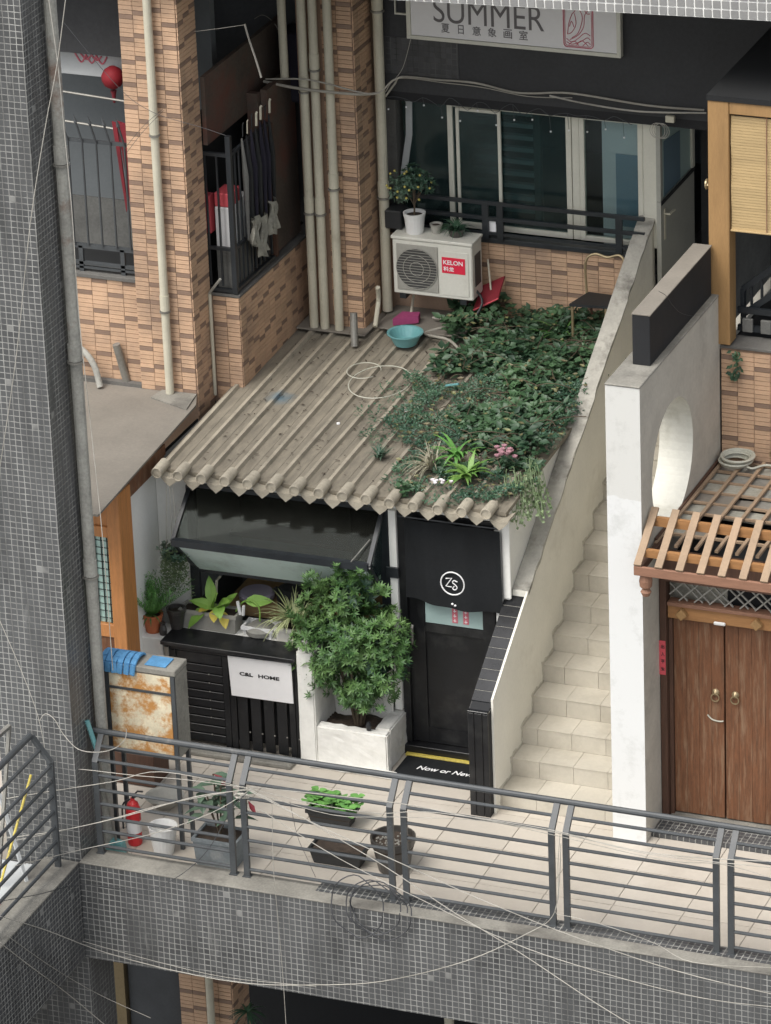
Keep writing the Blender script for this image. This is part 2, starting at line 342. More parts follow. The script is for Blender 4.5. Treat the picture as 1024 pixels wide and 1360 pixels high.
    def build(s, name, mats, parent=None, smooth=False, bevel=0, loc=None, kind=None, label=None):
        ms = mats if isinstance(mats, (list, tuple)) else [mats]
        if parent is not None: org = WL(parent)
        elif loc is not None: org = Vector(loc)
        else:
            xs = [p[0] for p in s.v]; ys = [p[1] for p in s.v]; zs = [p[2] for p in s.v]
            org = Vector(((min(xs)+max(xs))/2, (min(ys)+max(ys))/2, min(zs)))
        me = bpy.data.meshes.new(name)
        me.from_pydata([(p[0]-org.x, p[1]-org.y, p[2]-org.z) for p in s.v], [], s.f)
        for k in ms: me.materials.append(M[k])
        if len(ms) > 1: me.polygons.foreach_set('material_index', s.mi)
        bm = bmesh.new(); bm.from_mesh(me)
        if bevel:
            bmesh.ops.recalc_face_normals(bm, faces=bm.faces)
            bmesh.ops.bevel(bm, geom=bm.edges[:], offset=bevel, segments=1, affect='EDGES', clamp_overlap=True)
        elif not smooth or len(bm.faces) < 4000: bmesh.ops.recalc_face_normals(bm, faces=bm.faces)
        bm.to_mesh(me); bm.free()
        if smooth: me.polygons.foreach_set('use_smooth', [True]*len(me.polygons))
        me.update()
        o = bpy.data.objects.new(name, me); COL.objects.link(o)
        if parent is not None: o.parent = parent
        else: o.location = org
        if kind: o['kind'] = kind
        if label: o['label'] = label
        return o
def WL(o):
    v = Vector(o.location)
    while o.parent: o = o.parent; v += Vector(o.location)
    return v
def tag(o, label, cat, group=None):
    o['label'] = label; o['category'] = cat
    if group: o['group'] = group
    return o
def thing(name, label, cat, loc, group=None):
    o = bpy.data.objects.new(name, None); COL.objects.link(o); o.location = loc; o.empty_display_size = .1
    return tag(o, label, cat, group)
def struct(o): o['kind'] = 'structure'; return o
def B(name, mats, parent, *bx, bevel=0, **k):
    m = MB()
    for b_ in bx: m.box(*b_)
    return m.build(name, mats, parent, bevel=bevel, **k)
def arc(c, r, a0, a1, n, plane='xz', ry=None):
    out = []
    for i in range(n+1):
        t = a0+(a1-a0)*i/n; u_, v_ = r*math.cos(t), (ry or r)*math.sin(t)
        out.append({'xz': (c[0]+u_, c[1], c[2]+v_), 'xy': (c[0]+u_, c[1]+v_, c[2]), 'yz': (c[0], c[1]+u_, c[2]+v_)}[plane])
    return out
def smoothpts(pts, n=6):
    P_ = [Vector(p) for p in pts]; out = []
    for i in range(len(P_)-1):
        p0, p1, p2, p3 = P_[max(i-1, 0)], P_[i], P_[i+1], P_[min(i+2, len(P_)-1)]
        for k in range(n):
            t = k/n
            out.append(.5*((2*p1)+(p2-p0)*t+(2*p0-5*p1+4*p2-p3)*t*t+(3*p1-p0-3*p2+p3)*t**3))
    return out+[P_[-1]]
def text(body, name, mat, parent, loc, width=None, height=None, rot=(PI/2, 0, 0), depth=.002, bold=0.0, space=1.0, shear=0):
    """lettering as a thin raised mesh; loc = lower left corner, facing -Y when rot=(90,0,0)"""
    cu = bpy.data.curves.new('lettering', 'FONT'); cu.body = body; cu.extrude = depth/2; cu.offset = bold; cu.space_character = space; cu.shear = shear
    t = bpy.data.objects.new('lettering', cu); COL.objects.link(t)
    dg = bpy.context.evaluated_depsgraph_get()
    me = bpy.data.meshes.new_from_object(t.evaluated_get(dg)); bpy.data.objects.remove(t)
    xs = [v.co.x for v in me.vertices]; ys = [v.co.y for v in me.vertices]
    sx = (width/(max(xs)-min(xs))) if width else None; sy = (height/(max(ys)-min(ys))) if height else None
    sx = sx or sy; sy = sy or sx
    R_ = Matrix.Rotation(rot[2], 3, 'Z') @ Matrix.Rotation(rot[0], 3, 'X')
    off = Vector(loc)-WL(parent) if parent else Vector((0, 0, 0))
    for v in me.vertices:
        v.co = R_ @ Vector(((v.co.x-min(xs))*sx, (v.co.y-min(ys))*sy, v.co.z)) + off
    me.materials.clear(); me.materials.append(M[mat]); me.name = name
    o = bpy.data.objects.new(name, me); COL.objects.link(o); o.parent = parent
    return o
_piece = {}
def piece(name, key, mk, mat, parent, loc, rot=None, label=None):
    """one small part; alike pieces share a mesh"""
    if key not in _piece:
        me = bpy.data.meshes.new(name); m = MB(); mk(m); me.from_pydata(m.v, [], m.f); me.materials.append(M[mat])
        bm = bmesh.new(); bm.from_mesh(me); bmesh.ops.recalc_face_normals(bm, faces=bm.faces); bm.to_mesh(me); bm.free()
        _piece[key] = me
    o = bpy.data.objects.new(name, _piece[key]); COL.objects.link(o); o.parent = parent
    o.location = Vector(loc)-WL(parent)
    if rot: o.rotation_euler = rot
    return o
def bricks(parent, faces, tw=.1425, rh=.0407, limit=290, sparse=False):
    """faces: (axis 'x'|'y', fixed, u0, u1, z0, z1, sign) -> tiles proud of a mortar core, stack bond with dark headers"""
    n = 0; extra = {0: MB(), 1: MB()}
    for (ax, fx, u0, u1, z0, z1, cut) in faces:
        nc = max(1, round((u1-u0)/tw)); cw = (u1-u0)/nc; nr = int((z1-z0)/rh)
        for c in range(nc):
            k = random.randint(0, 4)+ (2 if c % 2 else 0)
            darks = set()
            while k < nr+5: darks.add(k); k += random.choice((5, 5, 5, 4, 6) if not sparse else (5, 7, 8, 10))
            for r in range(nr):
                u = u0+cw*(c+.5); z = z1-rh*(r+.5)
                if cut and not cut(u, z): continue
                d = 1 if r in darks else 0; mat = 'brick_dark' if d else 'brick'
                hw, hh, t = cw/2-.0022, rh/2-.0022, .006
                jt = random.uniform(-.0012, .0012)
                loc = (u, fx+jt, z) if ax == 'y' else (fx+jt, u, z)
                if n < limit:
                    def mk(m, hw=hw, hh=hh, t=t, ax=ax):
                        if ax == 'y': m.box(-hw, hw, -t, .004, -hh, hh)
                        else: m.box(-.004, t, -hw, hw, -hh, hh)
                    piece('brick', ('brick', ax, round(hw, 4), d), mk, mat, parent, loc); n += 1
                else:
                    m = extra[d]
                    if ax == 'y': m.box(loc[0]-hw, loc[0]+hw, loc[1]-t, loc[1]+.004, z-hh, z+hh)
                    else: m.box(loc[0]-.004, loc[0]+t, loc[1]-hw, loc[1]+hw, z-hh, z+hh)
    m = MB()
    for d in (0, 1):
        o = extra[d]; m.m = d
        if o.v: m.add(o.v, o.f)
    if m.v: m.build('brick_tiles', ['brick', 'brick_dark'], parent, kind='stuff')

def two_tone_front():
    m, nt, b = base_mat('white_greyer_above'); g = node(nt, 'ShaderNodeNewGeometry'); sp = node(nt, 'ShaderNodeSeparateXYZ'); lnk(nt, g.outputs['Position'], sp.inputs[0])
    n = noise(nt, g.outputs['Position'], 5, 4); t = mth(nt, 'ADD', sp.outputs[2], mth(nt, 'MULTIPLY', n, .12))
    f = ramp(nt, t, 3.17, 3.18)  # greyer above a wavy level, whiter below
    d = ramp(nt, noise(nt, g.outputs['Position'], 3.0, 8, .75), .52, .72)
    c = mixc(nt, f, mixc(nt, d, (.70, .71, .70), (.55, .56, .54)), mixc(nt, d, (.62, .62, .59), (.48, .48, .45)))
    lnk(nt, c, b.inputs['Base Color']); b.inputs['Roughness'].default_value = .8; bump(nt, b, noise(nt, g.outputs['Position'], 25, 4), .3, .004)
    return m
M['white_front'] = two_tone_front()

def blue_stain(m):     # spilled blue paint on one spot of the roof
    nt = m.node_tree; b = nt.nodes['Principled BSDF']; src = b.inputs['Base Color'].links[0].from_socket
    g = node(nt, 'ShaderNodeNewGeometry'); v = node(nt, 'ShaderNodeVectorMath', operation='DISTANCE'); lnk(nt, g.outputs['Position'], v.inputs[0]); v.inputs[1].default_value = (-3.79, 2.30, 2.56)
    n = noise(nt, g.outputs['Position'], 9, 4)
    f = ramp(nt, mth(nt, 'ADD', v.outputs['Value'], mth(nt, 'MULTIPLY', n, .18)), .24, .11)
    lnk(nt, mixc(nt, mth(nt, 'MULTIPLY', f, .75), src, (.05, .13, .19)), b.inputs['Base Color'])
blue_stain(M['roof']); blue_stain(M['rib'])
# ================================================================== SETTING
struct(B('ground', 'concrete_dark', None, (-150, 150, -150, 150, -6.2, -6)))
# terrace slab: mosaic edge beam, concrete kerb, tiled floor
sl_ = struct(B('terrace_slab', 'concrete', None, (-3.948, 4.0, -1.66, 6.5, -.30, -.02)))
B('edge_beam', 'mosaic', sl_, (-3.95, 4.0, -1.9, -1.66, -.8, .088))
B('kerb_top', 'concrete', sl_, (-3.95, 4.0, -1.905, -1.64, .089, .104), bevel=.004)
B('kerb_tiles', 'mosaic_dark', sl_, (-1.9, 4.0, -1.76, -1.61, .1045, .108))
tf = struct(B('terrace_floor', 'floor_joint', None, (-3.94, 3.2, -1.66, .93, -.018, -.006)))
for ix in range(13):
    for iy in range(5):
        x0, y0 = max(-3.94, -4.265+.585*ix), -1.66+.595*iy
        x1, y1 = min(-4.265+.585*(ix+1)-.0075, 3.2), min(y0+.588, .93)
        if x1-x0 < .05 or y1-y0 < .05: continue
        hw, hd = (x1-x0)/2, (y1-y0)/2
        piece('floor_tile', ('ft', round(hw, 3), round(hd, 3)), lambda m: m.box(-hw, hw, -hd, hd, -.006, 0), 'floor_tile', tf, ((x0+x1)/2, (y0+y1)/2, random.uniform(-.0008, .0008)))
B('side_floor', 'floor_tile', sl_, (-7.5, -3.9485, -1.395, 6.5, -.3, -.004))
# left corridor towards the viewer
cor = struct(B('corridor_slab', 'concrete', None, (-7.5, -4.2, -14, -1.9, -.3, 0.0)))
B('edge_beam', 'mosaic_dark', cor, (-4.2, -3.952, -14, -1.902, -.8, .088))
B('kerb_top', 'concrete', cor, (-4.28, -3.948, -14, -1.906, .089, .106), bevel=.004)
B('floor_sheet', 'pale_wall', cor, (-7.5, -4.28, -14, -1.9, .001, .006))
B('soffit', 'dark', cor, (-7.5, -4.2, -14, 2.0, -.9, -.302))
# unseen slab added over the recess to darken it, behind the tiled edge beam
up = struct(B('recess_shade_slab', 'concrete_dark', None, (-9, 6, 2.16, 7, 6.62, 6.85)))
ub = tag(MB().prism([(-6.5, 6.32), (3.5, 6.65), (3.5, 7.4), (-6.5, 7.4)], 'y', 1.92, 2.15).build('edge_beam', 'grouty'),
         'pale square tiled edge beam of the storey above, crossing over the top right', 'beam')
for ix in range(62):
    x = -3.7+.0755*ix
    for iz in range(4):
        z = 6.32+(x+6.5)*.033+.04+.0755*iz
        piece('wall_tile', 'ubt', lambda m: m.box(-.0305, .0305, -.006, .004, -.0305, .0305), 'beam_tile', ub, (x, 1.918+random.uniform(-.001, .001), z), rot=(0, -math.atan(.033), 0))
tag(B('tiled_pillar', 'mosaic', None, (-4.63, -3.95, -1.852, -1.40, -6, 9.5)), 'tall grey mosaic tiled pillar filling the left edge', 'pillar')

# ------------------------------------------------------------------ stairs
st = thing('staircase', 'cream tiled outdoor staircase climbing between two plastered walls', 'stairs', (-.5, .24, 0))
mm = MB()
for k in range(16):
    y = .24+.272*k; z = .165*(k+1)
    mm.box(-1.03, .06, y+.004, y+.272+(.004 if k < 15 else 1.2), 0 if k == 0 else z-.165-.02, z-.006)
mm.build('stair_core', 'floor_joint', st)
for k in range(16):
    y = .24+.272*k; z = .165*(k+1)
    xs = [-1.025]
    off = .08+.055*((k*3) % 5)
    xx = -1.025+off if off > .12 else -1.025+.31
    while xx < .05: xs.append(xx); xx += .305
    xs.append(.055)
    for a_, b_ in zip(xs[:-1], xs[1:]):
        h = (b_-a_)/2-.0015
        if h < .01: continue
        piece('tread_tile', ('tt', round(h, 3)), lambda m: m.box(-h, h, -.012, .27, -.008, 0), 'stair_tile', st, ((a_+b_)/2, y, z+random.uniform(-.0008, .0008)))
        piece('riser_tile', ('rt', round(h, 3)), lambda m: m.box(-h, h, -.006, .002, 0, .152), 'stair_tile', st, ((a_+b_)/2, y-.001, z-.163))
# landing at the top
struct(B('upper_landing', 'concrete_dark', None, (-3.4, 3, 4.62, 9, 2.3, 2.635)))
# left stair wall
sw = MB()
sw.m = 0; sw.prism([(.105, 0), (.105, 1.07), (1.0, 1.655), (1.0, 0)], 'x', -1.046, -1.027)
sw.prism([(1.0, 0), (1.0, 1.655), (4.42, 3.76), (4.42, 0)], 'x', -1.165, -1.027)
o = sw.build('stair_wall', 'cream', loc=(-1.1, .1, 0)); tag(o, 'cream plastered wall rising along the left side of the stairs', 'wall')
random.seed(3)
cp = MB(); N_ = 34
ys = [1.0+3.42*i/N_ for i in range(N_+1)]
zt = lambda y: 1.655+(y-1.0)*(3.76-1.655)/3.42
vs, fs = [], []
for y in ys:
    a_ = random.uniform(-.012, .012); b_ = random.uniform(-.008, .010)
    for x, dz in ((-1.168, -.02), (-1.168, .008+a_*.4), (-1.11, .013), (-1.022+b_, .008), (-1.022+b_*.6, -.03+a_)): vs.append((x, y, zt(y)+dz))
for i in range(N_):
    for k in range(4): fs.append((5*i+k, 5*i+k+1, 5*i+k+6, 5*i+k+5))
cp.add(vs, fs); cp.build('cement_coping', 'coping', o)
sk = MB(); random.seed(12)      # bare cement edge where plaster meets the steps
for k in range(16):
    y0 = .24+.272*k; zb, zt_ = .165*k, .165*(k+1); pts = []
    for q in range(7): pts.append((y0-.05+.05*q/6*0+random.uniform(-.012, .012)-.02, zb+(.165*q/6)))
    up_ = [(y0-.05+.32*q/7, zt_+.028+random.uniform(-.012, .016)) for q in range(8)]
    poly = [(y0-.001, zb)]+[(y0-.05+random.uniform(-.010, .018)+.012, zb+.165*(q+.5)/4) for q in range(4)]+up_+[(y0+.272, zt_+.002), (y0-.001, zt_+.002)]
    sk.prism(poly, 'x', -1.028, -1.0235-.0007*(k % 2))
sk.build('cement_skirting', 'skirt', o)
# black tiled low wall in front of it
bw = thing('tiled_low_wall', 'low sloping wall clad in black glazed tiles beside the cafe door', 'wall', (-1.13, .03, 0))
MB().prism([(.035, 0), (.035, .972), (.12, 1.02), (.998, 1.60), (.998, 0)], 'x', -1.218, -1.05).build('wall_core', 'blackmat', bw)
MB().prism([(.034, 0), (.034, .97), (.115, 1.018), (.995, 1.595), (.995, 0)], 'x', -1.226, -1.2185).build('side_panel', 'black', bw)
for k, (a_, b_) in enumerate(((-1.225, -1.172), (-1.168, -1.10), (-1.096, -1.046))):
    B('front_plank', 'black', bw, (a_, b_, .02, .034, 0, .965), bevel=.003)
B('front_cap', 'blacktile', bw, (-1.228, -1.046, .018, .12, .967, .985), bevel=.003)
for k in range(10):
    t0, t1 = k/10, (k+1)/10
    y0, y1 = .125+.873*t0, .125+.873*t1-.006; z0 = 1.028+(1.60-1.023)*t0; z1 = 1.028+(1.60-1.023)*t1-.004
    MB().prism([(y0, z0-.006), (y0, z0+.006), (y1, z1+.006), (y1, z1-.006)], 'x', -1.226, -1.048).build('coping_tile', 'blacktile', bw)
    if k: MB().box(-1.224, -1.05, y0-.0055, y0-.0015, z0-.006, z0+.0035).build('joint_line', 'greyplastic', bw)

# ------------------------------------------------------------------ wall with the round opening
hw_ = MB(); X0, X1 = .045, .335; ZB, ZT, Y0, Y1 = 2.3, 4.085, 0.0, 2.06; CY, CZ, RR = .80, 3.12, .53
corner = [math.atan2(z-CZ, y-CY) % (2*PI) for y, z in ((Y1, ZT), (Y0, ZT), (Y0, ZB), (Y1, ZB))]
angs = sorted([2*PI*i/48 for i in range(48)]+corner)
def outer(t):
    c, s_ = math.cos(t), math.sin(t); ks = []
    if c > 1e-9: ks.append((Y1-CY)/c)
    if c < -1e-9: ks.append((Y0-CY)/c)
    if s_ > 1e-9: ks.append((ZT-CZ)/s_)
    if s_ < -1e-9: ks.append((ZB-CZ)/s_)
    k = min(ks); return (CY+k*c, CZ+k*s_)
n = len(angs)
for xx in (X0, X1):
    vs = []
    for t in angs: vs.append((xx, CY+RR*math.cos(t), CZ+RR*math.sin(t))); vs.append((xx,)+outer(t))
    hw_.m = 1; hw_.add(vs, [(2*i, 2*i+1, (2*i+3) % (2*n), (2*i+2) % (2*n)) for i in range(n)])
hw_.m = 0
vs = []
for t in angs: vs += [(X0, CY+RR*math.cos(t), CZ+RR*math.sin(t)), (X1, CY+RR*math.cos(t), CZ+RR*math.sin(t))]
hw_.add(vs, [(2*i, 2*i+1, (2*i+3) % (2*n), (2*i+2) % (2*n)) for i in range(n)])
hw_.m = 2; hw_.add([(X0, Y0, ZT), (X1, Y0, ZT), (X1, Y1, ZT), (X0, Y1, ZT)], [(0, 1, 2, 3)])
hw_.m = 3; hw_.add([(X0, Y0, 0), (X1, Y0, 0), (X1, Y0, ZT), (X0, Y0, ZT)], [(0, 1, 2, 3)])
hw_.m = 1; hw_.add([(X0, Y0, 0), (X0, Y1, 0), (X0, Y1, ZB), (X0, Y0, ZB)], [(0, 1, 2, 3)])
hw_.add([(X1, Y0, 0), (X1, Y1, 0), (X1, Y1, ZB), (X1, Y0, ZB)], [(0, 1, 2, 3)])
hw_.add([(X0, Y1, 0), (X1, Y1, 0), (X1, Y1, ZT), (X0, Y1, ZT)], [(0, 1, 2, 3)])
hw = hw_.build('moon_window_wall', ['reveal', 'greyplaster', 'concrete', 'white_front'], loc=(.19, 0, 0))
tag(hw, 'tall plastered wall with a white end face and a round opening', 'wall')
B('chipped_top', 'concrete', hw, (.04, .34, -.008, 2.06, 4.088, 4.105), bevel=.006)
# the wall runs on behind, lower, along the right side of the stairs
tag(B('stair_side_wall', 'greyplaster', None, (.07, .30, 2.075, 4.6, 0, 3.55)), 'plain grey wall continuing behind the round-opening wall beside the upper stairs', 'wall')
# black box sign lying on it
bs = thing('sign_box', 'long black box sign seen edge-on, standing on top of the plastered wall', 'sign', (.21, 1.2, 4.105))
B('casing', 'blackmat', bs, (.135, .285, .42, 2.0, 4.105, 4.535), bevel=.004)
B('dusty_lid', 'sheet', bs, (.13, .29, .415, 2.01, 4.536, 4.548), bevel=.002)

# ------------------------------------------------------------------ brick column and low walls, left
col = thing('brick_column', 'tall tan brick column left of centre, beside the recess with the grille', 'column', (-4.73, 2.23, 2.6))
B('column_core', 'brick_joint', col, (-5.0, -4.47, 2.056, 2.42, -5.8, 6.6))
bricks(col, [('y', 2.05, -5.0, -4.47, 4.6, 6.27, None), ('y', 2.05, -5.0, -4.47, 2.5, 4.6, None), ('x', -4.464, 2.05, 2.42, 2.4, 6.27, None),
             ('y', 2.05, -5.0, -4.47, -4.4, -3.0, None), ('x', -4.464, 2.05, 2.42, -4.4, -3.0, None)], tw=.133)
lw = thing('brick_wall', 'low tan brick wall under the dark grille, ending in a bright corner above the ribbed roof', 'wall', (-4.3, 2.6, 2.4))
B('wall_core', 'brick_joint', lw, (-4.468, -4.196, 2.436, 3.95, 2.3, 3.40))
B('sill', 'concrete_dark', lw, (-4.468, -4.18, 2.42, 3.95, 3.403, 3.43), bevel=.004)
bricks(lw, [('y', 2.43, -4.44, -4.19, 2.4, 3.40, None), ('x', -4.19, 2.436, 3.95, 2.4, 3.40, None)], tw=.125, sparse=True)
lw2 = thing('brick_wall', 'tan brick wall below the window with the red lantern', 'wall', (-5.6, 2.1, 2.6))
B('wall_core', 'brick_joint', lw2, (-6.6, -5.002, 2.112, 2.3, 2.4, 3.58))
bricks(lw2, [('y', 2.106, -5.75, -5.0, 2.6, 3.58, None)], sparse=True)
B('sill', 'concrete_dark', lw2, (-6.6, -5.0, 2.08, 2.3, 3.583, 3.62), bevel=.004)
bc = thing('brick_column', 'dim brick column at the back of the recess behind three pipes', 'column', (-3.75, 3.9, 2.6))
B('column_core', 'brick_joint', bc, (-4.1, -3.57, 3.757, 4.29, 2.3, 6.6))
bricks(bc, [('y', 3.751, -3.86, -3.57, 2.5, 6.27, None), ('x', -3.564, 3.757, 4.15, 2.5, 6.27, None), ], tw=.14)
# back facade of the recess
fw_ = thing('brick_parapet', 'tan brick parapet below the big sliding window', 'wall', (-2.2, 4.35, 2.6))
B('wall_core', 'brick_joint', fw_, (-3.56, -1.22, 4.306, 4.46, 2.4, 3.41))
bricks(fw_, [('y', 4.30, -2.85, -1.22, 2.6, 3.41, None)], sparse=True, limit=295)
B('ledge', 'blacksteel', fw_, (-3.5, -1.05, 4.26, 4.40, 3.413, 3.46), bevel=.004)
fa = struct(B('facade_band', 'dark', None, (-3.5, 2.5, 4.2, 4.4, 4.79, 6.62)))
B('tile_patch', 'mosaic_band', fa, (-3.49, -2.75, 4.194, 4.199, 4.96, 5.3))
B('drop_edge', 'blackmat', fa, (-3.5, 1.0, 4.22, 4.4, 4.70, 4.789))
B('back_wall', 'dark2', fa, (-9, 4, 7.0, 7.2, 2.6, 6.6))
B('recess_wall', 'dark2', fa, (-5.6, -4.1, 4.3, 4.5, 2.3, 6.6))
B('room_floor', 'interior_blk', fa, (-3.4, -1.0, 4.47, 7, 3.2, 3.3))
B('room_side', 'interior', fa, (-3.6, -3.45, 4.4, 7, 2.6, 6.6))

# right part of the recess: timber framed box with bamboo blind
rb = thing('brick_wall', 'tan brick wall low behind the batten roof at the right edge', 'wall', (1, 2.1, 2.6))
B('wall_core', 'brick_joint', rb, (.345, 3, 2.076, 2.3, 0, 3.62))
bricks(rb, [('y', 2.07, .345, 1.35, 2.5, 3.60, None)], sparse=True, limit=295)
B('coping', 'concrete_dark', rb, (.34, 3, 2.05, 2.3, 3.622, 3.65), bevel=.004)
wf = thing('timber_bay', 'ochre timber window frame projecting at the upper right', 'window frame', (.34, 2.1, 3.65))
B('post', 'framewood', wf, (.255, .435, 2.03, 2.2, 3.66, 5.80), bevel=.006)
B('header', 'framewood', wf, (.437, 3.0, 2.035, 2.2, 5.695, 5.80), bevel=.006)
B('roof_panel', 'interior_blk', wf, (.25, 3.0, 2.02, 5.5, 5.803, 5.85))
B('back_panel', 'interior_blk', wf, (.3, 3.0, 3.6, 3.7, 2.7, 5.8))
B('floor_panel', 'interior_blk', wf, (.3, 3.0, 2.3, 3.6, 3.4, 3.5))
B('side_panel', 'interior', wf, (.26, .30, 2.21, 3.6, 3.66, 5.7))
bl = thing('bamboo_blind', 'honey coloured bamboo roller blind lowered halfway in the timber frame', 'blind', (1, 2.05, 4.7))
for k in range(40):
    z = 4.70+.0247*k
    piece('slat', 'bbs', lambda m: m.box(-.62, .62, -.004, .003, -.0112, .0112), 'bamboo', bl, (1.065, 2.062+.006*math.sin(k*.35)+random.uniform(-.001, .001), z))
B('bottom_rail', 'bamboo', bl, (.44, 1.69, 2.045, 2.075, 4.672, 4.688), bevel=.003)
for x in (.75, 1.35): MB().tube([(x, 2.05, 4.67), (x, 2.045, 5.2), (x, 2.05, 5.69)], .004, 5).build('pull_cord', 'woodmid', bl)
tag(MB().tube(arc((.235, 2.06, 5.06), .035, 0, 2*PI, 14, 'yz'), .012, 6).build('lock_ring', 'brass'), 'small brass ring on the left of the timber frame post', 'ring')
rr = thing('balcony_railing', 'dark sloping metal railing in the opening below the bamboo blind', 'railing', (.8, 2.4, 3.65))
for a_, b_ in (((.45, 2.35, 3.72), (.45, 2.35, 4.05)), ((.45, 2.35, 4.05), (1.3, 2.35, 4.75)), ((.45, 2.35, 3.82), (1.3, 2.35, 4.5)), ((.42, 2.3, 3.72), (1.4, 2.3, 3.72)), ((.42, 2.3, 3.88), (1.4, 2.3, 3.88))):
    MB().bar(a_, b_, .035, .05).build('rail_bar', 'blacksteel', rr)
for k in range(9):
    x = .52+.09*k; MB().bar((x, 2.36, 3.84+.8*(x-.45)), (x, 2.36, 4.03+.8*(x-.45)), .02, .02).build('baluster', 'blacksteel', rr)
for (x, z) in ((.47, 3.70), (.63, 3.70), (.8, 3.7)):
    B('stacked_tile', 'interior', rr, (x, x+.09, 2.25, 2.28, z, z+.12), bevel=.005)

# ------------------------------------------------------------------ big window on the facade
wn = thing('sliding_window', 'large cream framed sliding window under the dark band', 'window', (-2.3, 4.45, 3.46))
def frame(parent, name, x0, x1, z0, z1, y, t, d=.05, mat='winframe', glass='glass'):
    f = MB().box(x0, x0+t, y, y+d, z0, z1).box(x1-t, x1, y, y+d, z0, z1).box(x0+t, x1-t, y+.001, y+d-.001, z0, z0+t).box(x0+t, x1-t, y+.001, y+d-.001, z1-t, z1).build(name, mat, parent, bevel=.002)
    if glass: B('pane', glass, parent, (x0+t-.003, x1-t+.003, y+d*.45, y+d*.55, z0+t-.003, z1-t+.003))
    return f
frame(wn, 'sash', -2.965, -1.795, 3.47, 4.665, 4.42, .05)
frame(wn, 'sash', -2.875, -2.45, 3.51, 4.62, 4.395, .03, d=.024)
frame(wn, 'sash', -1.72, -1.13, 3.47, 4.66, 4.42, .045, glass='glass_clear')
B('head_track', 'winframe', wn, (-3.42, -1.05, 4.40, 4.5, 4.668, 4.70), bevel=.002)
B('mullion', 'winframe', wn, (-1.79, -1.725, 4.43, 4.5, 3.47, 4.66))
B('corner_post', 'winframe', wn, (-1.125, -.985, 4.40, 4.52, 3.47, 4.70), bevel=.012)
B('pane', 'glass', wn, (-3.40, -2.97, 4.45, 4.455, 3.47, 4.667))
MB().prism([(-3.44, 3.9), (-3.38, 3.9), (-3.31, 4.3), (-3.30, 4.66), (-3.36, 4.66), (-3.37, 4.3)], 'y', 4.43, 4.445).build('curtain_edge', 'pale_wall', wn)
ir = thing('room_shelves', 'dim louvred shutter seen through the left pane of the sliding window', 'shutter', (-2.5, 5.0, 3.5))
B('shelf_side', 'interior', ir, (-2.2, -2.14, 4.56, 4.62, 3.5, 4.65))
B('shelf_side', 'interior', ir, (-2.82, -2.78, 4.56, 4.62, 3.5, 4.65))
for k in range(9): B('louvre', 'pale_wall', ir, (-2.78, -2.2, 4.55, 4.61, 3.62+.115*k, 3.66+.115*k))
tag(B('blue_board', 'mirrorblue', None, (-1.40, -1.13, 4.478, 4.484, 3.62, 4.30)), 'blue grey board behind the narrow right pane of the window', 'board')
tag(B('pale_partition', 'pale_wall', None, (-1.53, -1.13, 4.49, 4.50, 3.3, 4.67)), 'pale partition wall inside the narrow right pane', 'partition')
# grey door standing at the head of the stairs
gd = thing('landing_door', 'grey door with a glass upper half at the head of the stairs', 'door', (-.95, 4.9, 2.64))
MB().prism([(4.36, 2.64), (4.36, 3.93), (5.30, 3.93), (5.30, 2.64)], 'x', -.985, -.945).build('door_panel', 'doorgrey', gd)
MB().prism([(4.36, 3.935), (4.36, 5.0), (4.42, 5.0), (4.42, 3.935)], 'x', -.985, -.945).build('stile', 'doorgrey', gd)
MB().prism([(5.25, 3.935), (5.25, 5.0), (5.31, 5.0), (5.31, 3.935)], 'x', -.985, -.940).build('stile', 'winframe', gd)
MB().prism([(4.42, 3.932), (4.42, 5.0), (5.25, 5.0), (5.25, 3.932)], 'x', -.968, -.962).build('glass', 'glass_frost', gd)
MB().prism([(4.5, 3.94), (4.5, 4.45), (4.95, 4.40), (4.95, 3.94)], 'x', -.961, -.957).build('poster', 'mirrorblue', gd)
MB().prism([(4.36, 3.90), (4.36, 3.935), (5.30, 3.935), (5.30, 3.90)], 'x', -.944, -.936).build('glazing_bead', 'blackmat', gd)
MB().tube([(-.94, 4.46, 3.79), (-.90, 4.46, 3.79), (-.89, 4.58, 3.79)], .011, 6).build('lever', 'pvc', gd)
MB().box(-.945, -.938, 4.44, 4.48, 3.55, 3.84).build('lock_plate', 'pvc', gd)
tag(B('landing_wall', 'dark', None, (-.93, .9, 5.45, 5.6, 2.64, 6.6)), 'dark wall behind the grey landing door', 'wall')
# balcony railing in front of window
br = thing('balcony_railing', 'low dark green-grey balcony railing in front of the big sliding window', 'railing', (-2.2, 4.25, 3.46))
for z in (3.80, 3.655): B('rail', 'blacksteel', br, (-3.5, -1.06, 4.235, 4.265, z-.018, z+.018), bevel=.003)
B('rail', 'blacksteel', br, (-3.5, -1.06, 4.24, 4.26, 3.50, 3.525))
for x in (-3.45, -2.56, -2.42, -1.3): B('post', 'blacksteel', br, (x-.03, x+.03, 4.236, 4.264, 3.46, 3.80))
B('hanging_tag', 'whiteprint', br, (-2.54, -2.47, 4.27, 4.275, 3.52, 3.62))

